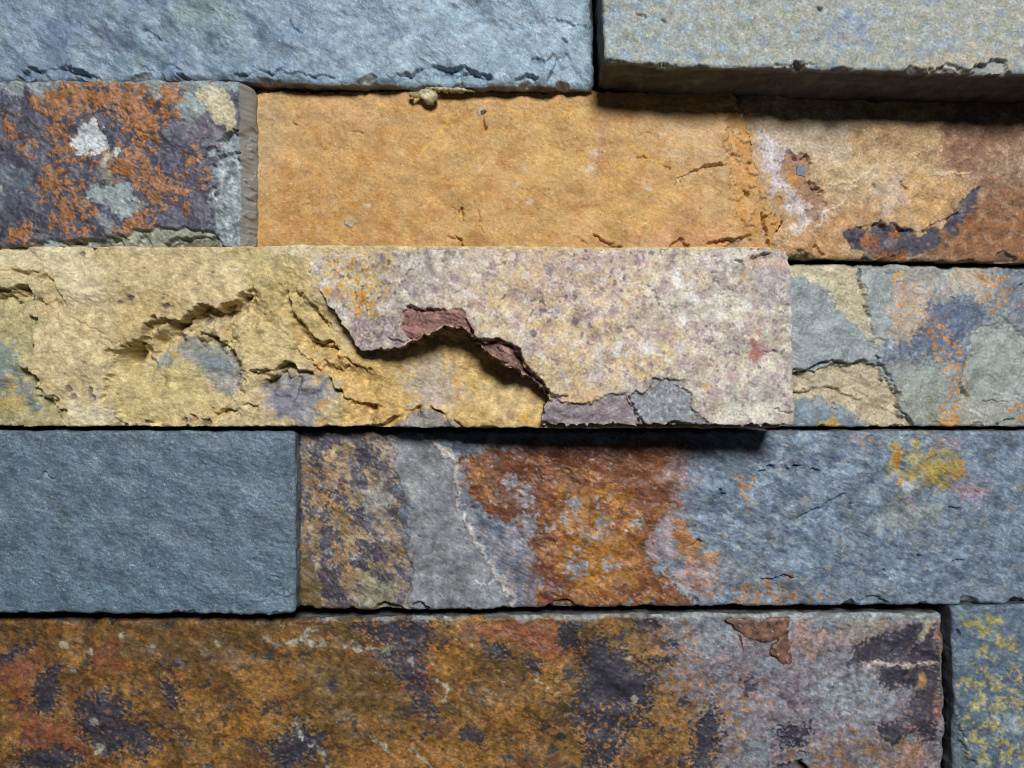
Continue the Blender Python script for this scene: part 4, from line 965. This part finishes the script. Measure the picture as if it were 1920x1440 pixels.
# ---- lowest course, left: long rusty stone
def deco(c):
    x, y = c.x, c.y
    c.paint(c.speck(150, 0.2, 0.7), (116, 80, 40), 0.7); c.paint(c.speck(110, 0.4, 0.6, 1, 160, 1.8), (88, 70, 42), 0.7)
    c.paint(c.speck(70, 0.8, 0.45, 2, 160, 1.8), (158, 104, 46), 0.7); c.paint(c.speck(60, 0.7, 0.5, 2, 150, 1.6), (100, 58, 34), 0.65); c.paint(c.speck(150, 0.5, 0.5, 2, 35, 2.4), (150, 112, 52), 0.65); c.paint(c.speck(110, 0.9, 0.4, 2, 35, 2.2), (164, 116, 52), 0.65); c.paint(c.speck(64, 1.4, 0.3, 2, 150, 1.6), (60, 56, 66), 0.9)
    c.paint(c.vein(120, 0.10, within=c.speck(160, 0.1, 0.5), ang=40, st=1.5), (58, 52, 58), 0.65)
    for p in ([(440, 1260), (540, 1250), (555, 1300), (480, 1310)], [(400, 1370), (470, 1330), (500, 1360), (430, 1400)], [(310, 1270), (350, 1290), (360, 1320), (400, 1330), (420, 1370), (340, 1320)], [(220, 1440), (280, 1390), (290, 1440)], [(660, 1400), (720, 1370), (860, 1410), (860, 1450), (640, 1450)], [(800, 1220), (880, 1200), (900, 1260), (860, 1290), (820, 1260)], [(1000, 1260), (1040, 1230), (1030, 1300), (980, 1330), (940, 1380), (900, 1350)]):
        c.paint(c.poly(p, 8, 13, 40, 4), (172, 118, 50), 0.7)
    for p in ([(560, 1240), (700, 1220), (760, 1300), (780, 1340), (680, 1360), (580, 1320)], [(200, 1190), (480, 1180), (440, 1240), (240, 1240)], [(880, 1230), (1000, 1230), (980, 1300), (880, 1300)]):
        c.paint(c.poly(p, 22, 16), (108, 84, 46), 0.75)
    rb = [([(170, 1220), (215, 1195), (235, 1245), (220, 1270), (180, 1260)], 8), ([(880, 1170), (960, 1160), (1050, 1170), (1050, 1230), (1030, 1240), (980, 1205), (890, 1190)], 9), ([(30, 1300), (60, 1300), (50, 1345), (25, 1340)], 8), ([(40, 1345), (140, 1340), (140, 1390), (50, 1410)], 10), ([(110, 1395), (170, 1390), (170, 1420), (115, 1420)], 6), ([(0, 1240), (70, 1230), (60, 1290), (0, 1300)], 10), ([(750, 1245), (800, 1255), (800, 1320), (770, 1300)], 9)]
    for p, wq in rb:
        c.paint(c.poly(p, 7, wq, 36), (146, 82, 58), 0.7)
    Nv = (56, 55, 70)
    s = nseed()
    nav = [([(70, 1270), (98, 1250), (110, 1290), (96, 1340), (62, 1330)], 8), ([(140, 1310), (200, 1300), (240, 1320), (230, 1350), (270, 1355), (288, 1395), (270, 1430), (240, 1400), (200, 1420), (150, 1380)], 10), ([(40, 1410), (110, 1400), (160, 1425), (110, 1450), (30, 1445)], 9),
           ([(300, 1278), (330, 1280), (336, 1320), (320, 1330)], 6), ([(330, 1370), (352, 1376), (346, 1394)], 4), ([(655, 1165), (800, 1160), (810, 1190), (790, 1240), (800, 1290), (818, 1340), (800, 1345), (770, 1300), (740, 1260), (705, 1228), (740, 1215), (690, 1195)], 8),
           ([(900, 1205), (945, 1210), (960, 1235), (920, 1230)], 7), ([(985, 1232), (1012, 1238), (1012, 1262), (992, 1256)], 4), ([(1050, 1170), (1080, 1165), (1085, 1220), (1048, 1214)], 6),
           ([(1100, 1200), (1130, 1195), (1150, 1220), (1170, 1215), (1190, 1250), (1225, 1260), (1216, 1330), (1190, 1330), (1216, 1360), (1180, 1370), (1150, 1440), (1095, 1440), (1098, 1380), (1070, 1340), (1090, 1280)], 11),
           ([(1190, 1165), (1235, 1160), (1236, 1180), (1190, 1182)], 6), ([(1240, 1205), (1272, 1200), (1270, 1216), (1240, 1216)], 3), ([(1205, 1230), (1260, 1232), (1255, 1245), (1210, 1240)], 5), ([(1275, 1310), (1290, 1305), (1290, 1325), (1272, 1332)], 4), ([(1310, 1350), (1340, 1320), (1350, 1380), (1330, 1440), (1290, 1440), (1300, 1400)], 10),
           ([(590, 1420), (610, 1380), (560, 1360), (500, 1400), (520, 1440)], 12), ([(0, 1230), (60, 1205), (64, 1212), (0, 1246)], 4)]
    # right hand end: mauve grey
    mg = c.poly([(1225, 1140), (1785, 1140), (1785, 1500), (1380, 1500), (1330, 1420), (1300, 1320), (1250, 1260), (1240, 1200)], 26, 18)
    c.paint(mg, (132, 128, 140), 0.95)
    c.paint(c.speck(70, 0.4, 0.5, 2, -30, 1.8, within=mg), (128, 140, 154), 0.8); c.paint(c.speck(60, 0.6, 0.4, 2, -30, 1.6, within=mg), (152, 136, 142), 0.7); c.paint(c.speck(50, 0.9, 0.4, 2, within=mg), (108, 100, 112), 0.7)
    c.paint(c.poly([(1530, 1280), (1640, 1260), (1690, 1290), (1640, 1340), (1540, 1340)], 18, 14), (152, 162, 174), 0.85)
    c.paint(c.poly([(1300, 1150), (1370, 1150), (1360, 1210), (1310, 1230)], 14, 12), (122, 136, 148), 0.7)
    c.paint(c.poly([(1490, 1160), (1530, 1170), (1540, 1220), (1490, 1240)], 10, 10), (170, 134, 120), 0.75); c.paint(c.poly([(1590, 1160), (1690, 1158), (1640, 1200), (1570, 1200)], 12, 9), (150, 136, 108), 0.6); c.paint(c.poly([(1530, 1150), (1680, 1150), (1680, 1164), (1530, 1170)], 5, 4), (128, 144, 152), 0.8)
    c.paint(c.speck(34, 0.4, 0.35, 4, within=c.poly([(1230, 1170), (1330, 1200), (1300, 1260), (1400, 1270), (1440, 1320), (1300, 1330), (1240, 1250)], 20, 16)), (172, 118, 76), 0.75)
    c.paint(c.speck(30, 0.1, 0.35, 4, within=c.poly([(1225, 1280), (1330, 1330), (1400, 1330), (1380, 1390), (1330, 1440), (1210, 1440)], 16, 16)), (166, 118, 66), 0.8)
    c.paint(c.speck(40, 0.1, 0.4, 2, within=c.poly([(1560, 1380), (1700, 1370), (1700, 1450), (1450, 1450), (1480, 1410)], 14, 14)), (150, 112, 74), 0.75)
    c.paint(c.poly([(1690, 1395), (1730, 1380), (1740, 1420), (1720, 1445), (1680, 1440)], 6, 7), (172, 132, 112), 0.85)
    c.paint(c.poly([(1410, 1380), (1440, 1380), (1440, 1430), (1400, 1430)], 8, 8), (130, 146, 156), 0.7)
    nav2 = [([(1586, 1252), (1604, 1212), (1630, 1198), (1656, 1192), (1690, 1182), (1716, 1160), (1748, 1154), (1752, 1180), (1762, 1240), (1758, 1244), (1700, 1244), (1648, 1240), (1610, 1242)], 4),
            ([(1648, 1256), (1660, 1250), (1765, 1250), (1764, 1300), (1756, 1330), (1750, 1360), (1762, 1372), (1740, 1400), (1716, 1370), (1690, 1380), (1676, 1400), (1655, 1390), (1642, 1360), (1690, 1350), (1716, 1310), (1722, 1290), (1690, 1288), (1670, 1294), (1648, 1282)], 5),
            ([(1455, 1370), (1490, 1360), (1510, 1390), (1470, 1400)], 9), ([(1470, 1380), (1520, 1360), (1510, 1400), (1480, 1405)], 8), ([(1395, 1280), (1412, 1275), (1414, 1300), (1398, 1305)], 6)]
    for p, wq in nav + nav2:
        m = c.poly(p, 2.5, wq, 24, 4, seed=s); c.paint(m, Nv, 0.95)
        c.lift(m, -1.5)
    inn = c.poly([(660, 1160), (820, 1160), (815, 1340), (740, 1250)], 5, 6); c.paint(c.speck(26, 0.75, 0.3, 4, within=inn), (150, 92, 64), 0.85)
    inn = c.poly([(1090, 1320), (1200, 1320), (1180, 1440), (1080, 1440)], 8, 6); c.paint(c.speck(26, 0.5, 0.3, 4, within=inn), (176, 120, 66), 0.85)
    inn = c.poly([(140, 1300), (290, 1310), (280, 1430), (150, 1430)], 8, 6); c.paint(c.speck(26, 0.9, 0.3, 4, within=inn), (140, 94, 50), 0.85)
    c.paint(c.speck(26, 0.9, 0.3, 4, within=c.poly([(1680, 1220), (1762, 1160), (1765, 1430), (1640, 1430)], 8, 6)), (128, 98, 100), 0.35)
    for q in ((1048, 1380, 8, 7), (1035, 1407, 9, 8), (1039, 1318, 4, 4), (666, 1363, 5, 10), (732, 1380, 4, 4), (628, 1336, 4, 4), (620, 1285, 10, 7), (505, 1230, 5, 6), (506, 1228, 4, 5), (370, 1336, 8, 5), (1098, 1430, 8, 8), (622, 1283, 7, 9)):
        c.paint(c.blob(*q, soft=2, warp=2.5), (56, 56, 66), 0.9)
    # pale streaks
    PG = (172, 182, 176)
    for p, wd in (([(494, 1200), (530, 1206), (560, 1198), (590, 1180)], 9), ([(545, 1204), (590, 1206), (612, 1212)], 9), ([(630, 1206), (680, 1216), (740, 1222)], 6), ([(554, 1362), (570, 1384), (596, 1402), (606, 1424), (620, 1444)], 8), ([(556, 1345), (556, 1372)], 6), ([(1005, 1262), (1014, 1280), (1025, 1298)], 5), ([(1024, 1298), (1060, 1308), (1075, 1330)], 3), ([(810, 1275), (836, 1285), (838, 1300), (824, 1320)], 6), ([(700, 1385), (720, 1395), (730, 1410)], 9), ([(770, 1410), (795, 1425), (812, 1442)], 7), ([(1740, 1176), (1730, 1190), (1722, 1206)], 9)):
        m = c.line(p, wd * 1.2, 3, 40, soft=4); m = (m[0], m[1] * smooth(0.75 + 0.5 * N(c.x[m[0]], c.y[m[0]], 22, nseed(), 2))); c.paint(m, PG, 0.8)
    c.paint(c.line([(1610, 1243), (1660, 1245), (1710, 1247), (1764, 1244)], 5, 2.5, soft=2), (196, 184, 164), 0.85)
    c.paint(c.poly([(828, 1150), (845, 1160), (860, 1172), (846, 1168)], 3, 2), PG, 0.8); c.paint(c.poly([(1726, 1162), (1756, 1158), (1738, 1190), (1724, 1200), (1728, 1178)], 3, 3), (176, 172, 140), 0.85)
    c.paint(c.blob(1730, 1278, 7, 16, -8, soft=3, warp=3), (206, 158, 92), 0.85); c.paint(c.poly([(1758, 1170), (1768, 1170), (1768, 1205), (1756, 1200)], 3, 3), (140, 84, 70), 0.85); c.paint(c.poly([(1755, 1295), (1764, 1295), (1762, 1360), (1752, 1350)], 3, 3), (146, 96, 80), 0.8); c.paint(c.blob(1707, 1362, 9, 5, soft=3, warp=3), (190, 128, 96), 0.8)
    c.paint(c.speck(20, 1.2, 0.3, 1, within=c.poly([(1590, 1170), (1765, 1160), (1765, 1420), (1640, 1420)], 6, 4)), (168, 130, 100), 0.45)
    for q in ((118, 1210, 6, 4), (165, 1222, 8, 5), (137, 1253, 6, 5), (232, 1194, 5, 3), (288, 1212, 6, 3), (340, 1241, 5, 3), (406, 1205, 4, 6), (178, 1352, 10, 8), (190, 1374, 8, 5), (184, 1405, 7, 8), (770, 1240, 6, 6), (1180, 1235, 5, 5), (1190, 1312, 4, 4)):
        c.paint(c.blob(*q, soft=2, warp=3), (184, 186, 172), 0.75)
    c.paint(c.blob(1230, 1225, 16, 8, -15, soft=3, warp=4), (190, 130, 70), 0.8)
    # pale upper arris: the lit rim facing the lamp, put into the pigment
    tp = (c.all, np.clip(1 - (y - 1156 - 3 * N(x, 0 * y, 80, 555, 1)) / 9, 0, 1) * smooth((x - 520) / 80)); c.paint(tp, (150, 160, 164), 0.85)
    c.paint((c.all, np.clip(1 - (1772 - x - 3 * N(0 * x, y, 80, 556, 1)) / 9, 0, 1)), (120, 132, 140), 0.8)
    c.tone(30, 0.10, 2); c.tone(11, 0.06, 2, 15, 1.5); c.paint(c.speck(10, 1.8, 0.3, 1, 15, 1.6), (224, 196, 150), 0.35); c.paint(c.speck(12, 1.6, 0.35, 1, 15, 2), (66, 48, 32), 0.4)
    c.grit(0.07); c.rough(130, 5); c.rough(40, 2.0, 1, 15, 1.6); c.rough(13, 1.5, 1, 20, 1.8); c.rough(7, 0.8, 2); c.cleave(90, 1.6, 4, 15, 1.8)
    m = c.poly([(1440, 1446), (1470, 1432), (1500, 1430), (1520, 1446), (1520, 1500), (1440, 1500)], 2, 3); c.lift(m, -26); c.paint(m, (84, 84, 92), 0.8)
rusty = stone([(XL, 1160), (540, 1160), (700, 1158), (960, 1154), (1300, 1151), (1780, 1150)], [(XL, YB), (1790, YB)], [(1130, XL), (YB + 8, XL)], [(1130, 1769), (1300, 1771), (YB + 8, 1774)], 0,
      (112, 84, 46), M_RUST, deco, (96, 98, 100), 'long rust brown and gold stone with dark navy blotches along the bottom', bevel=(5, 3, 3, 5), chip=(4, 3, 2, 3), corner=10)

# ---- lowest course, right corner
def deco(c):
    x, y = c.x, c.y
    c.paint(c.speck(90, 0.3, 0.6), (112, 132, 146), 0.7); c.paint(c.speck(60, 0.6, 0.5), (84, 98, 130), 0.7)
    yl = c.poly([(1800, 1260), (1830, 1235), (1880, 1260), (1930, 1240), (2560, 1240), (2560, 1500), (1840, 1500), (1810, 1400), (1796, 1330)], 16, 14)
    c.paint(c.speck(44, 0.1, 0.5, 2, within=yl), (174, 164, 110), 0.85); c.paint(c.speck(26, 1.0, 0.3, 2, within=yl), (204, 184, 116), 0.7); c.paint(c.speck(34, 0.8, 0.3, 2, within=yl), (92, 108, 138), 0.7)
    for q in ((1852, 1170, 18, 13), (1880, 1202, 15, 9), (1814, 1170, 6, 6), (1842, 1216, 6, 4), (1898, 1210, 7, 4)):
        c.paint(c.blob(*q, soft=4, warp=6), (182, 166, 92), 0.9)
    c.paint(c.blob(1895, 1358, 22, 22, soft=7, warp=8), (150, 170, 182), 0.8); c.paint(c.blob(1912, 1155, 16, 8, soft=4, warp=4), (84, 100, 122), 0.8)
    c.paint(c.line([(1820, 1182), (1834, 1195), (1860, 1200), (1880, 1198)], 3, 2, soft=1.5), (150, 166, 172), 0.6)
    lf = c.poly([(1770, 1200), (1790, 1240), (1796, 1330), (1804, 1380), (1828, 1450), (1840, 1500), (1770, 1500)], 3, 5)
    c.paint(lf, (92, 104, 114), 0.9)
    i, wgt = lf; c.h[i] -= wgt * (2 + 7 * smooth((c.y[i] - 1300) / 160))
    c.rough(24, 3, 1, 40, 2, within=lf)
    c.crack([(1794, 1180), (1802, 1194)], 4, 9); c.crack([(1797, 1362), (1806, 1370), (1812, 1386)], 4, 9)
    c.tone(34, 0.06); c.tone(10, 0.08, 2, 25, 1.6); c.paint(c.speck(10, 1.8, 0.3), (196, 208, 214), 0.5); c.paint(c.speck(12, 1.7, 0.3), (58, 66, 88), 0.4)
    c.grit(0.06); c.rough(110, 4); c.rough(34, 2.2); grain(c, 1.5, 11, 28, 2)
stone([(1770, 1141), (1800, 1138), (1920, 1134), (XR, 1130)], [(1770, YB), (XR, YB)], [(1125, 1785), (1250, 1788), (1330, 1790), (YB, 1792)], [(1125, XR), (YB, XR)], 26,
      (100, 118, 134), M_SLATE, deco, (86, 92, 96), 'blue grey stone with yellow patches in the bottom right corner', bevel=(5, 3, 4, 3), chip=(4, 3, 0, 2), corner=7)

# ---- dried brown resin on the rusty stone
M_RESIN = stone_material('dried_resin', 0.32, 0.55, 0.45, 0.3, 0.2)
def drip(mask_pts, name, p0, base, parent, label, hump, bbox, spots, mat, rg=0.4):
    def mk(c):
        w_ = np.zeros(c.x.size); s = nseed()
        for p in mask_pts:
            i, g_ = c.poly(p, 1, 1.2, 16, seed=s); w_[i] = np.maximum(w_[i], g_)
        return c.all, w_
    def dc(c):
        e = np.full(c.x.size, 0.0); s = _seed[0]
        for p in mask_pts:
            i, g_ = c.poly(p, 9, 0.5, 16); e[i] = np.maximum(e[i], np.clip((g_ - 0.5) * 2, 0, 1))
        c.h += hump * np.sqrt(e) * (1 + 0.12 * N(c.x, c.y, 40, 661, 1)); c.rough(20, rg)
        c.tone(30, 0.16); c.paint(c.speck(30, 0.4, 0.7), spots, 0.6); c.paint(c.speck(16, 1.8, 0.3), (206, 196, 190), 0.7)
    return sheet(name, mk, bbox, p0, base, mat, dc, parent, 5, base, label, rag=0.2)
drip([[(1354, 1162), (1372, 1157), (1420, 1159), (1482, 1156), (1480, 1182), (1474, 1194), (1460, 1196), (1448, 1202), (1432, 1205), (1404, 1198), (1392, 1192), (1386, 1186), (1378, 1180), (1372, 1170)],
      [(1382, 1184), (1392, 1190), (1397, 1222), (1391, 1226), (1386, 1206)],
      [(1458, 1194), (1476, 1186), (1482, 1206), (1484, 1234), (1487, 1240), (1478, 1248), (1466, 1246), (1456, 1234), (1444, 1226), (1446, 1212), (1458, 1202)]],
     'resin_drip', 2, (108, 80, 70), rusty, 'dried glossy brown resin drip below the joint', 3, (1346, 1148, 1494, 1254), (150, 116, 96), M_RESIN)

# ---- pale glue squeezed out under the grey strip
M_GLUE = stone_material('dried_glue', 0.3, 0.55, 0.5, 0.3, 0.15)
drip([[(766, 172), (780, 176), (790, 168), (806, 164), (815, 170), (824, 182), (820, 192), (806, 196), (794, 190), (788, 182), (776, 186), (768, 182)],
      [(800, 164), (830, 163), (870, 165), (893, 168), (886, 176), (850, 174), (820, 173)]],
     'glue_drip', 34, (172, 166, 134), grey_strip, 'lump of dried pale glue hanging under the strip', 9, (758, 156, 902, 202), (140, 126, 92), M_GLUE, 2.0)


# ------------------------------------------------------------------ mortar bed behind the stones
M_BED = plain_material('cement_bed', (92, 88, 82), 0.95)
def bed():
    xs = np.linspace(XL - 20, XR + 20, 90); ys = np.linspace(YT - 20, YB + 20, 60)
    X, Y = np.meshgrid(xs, ys)
    h = 9 * N(X, Y, 160, 901, 1)
    n = X.size
    f = world(X.ravel(), Y.ravel(), h.ravel(), BACK + 45); b = world(X.ravel(), Y.ravel(), 0 * h.ravel(), BACK - 60)
    ids = np.arange(n).reshape(X.shape)
    q = np.stack([ids[:-1, :-1], ids[1:, :-1], ids[1:, 1:], ids[:-1, 1:]], -1).reshape(-1, 4)
    loop = np.concatenate([ids[0, :-1], ids[:-1, -1], ids[-1, :0:-1], ids[:0:-1, 0]])
    s = np.stack([loop, np.roll(loop, -1), np.roll(loop, -1) + n, loop + n], 1)
    return mesh_object('mortar_bed', np.concatenate([f, b]), np.concatenate([q, q[:, ::-1] + n, s]), np.zeros((0, 3), np.int32), None, M_BED, wall)
bed()
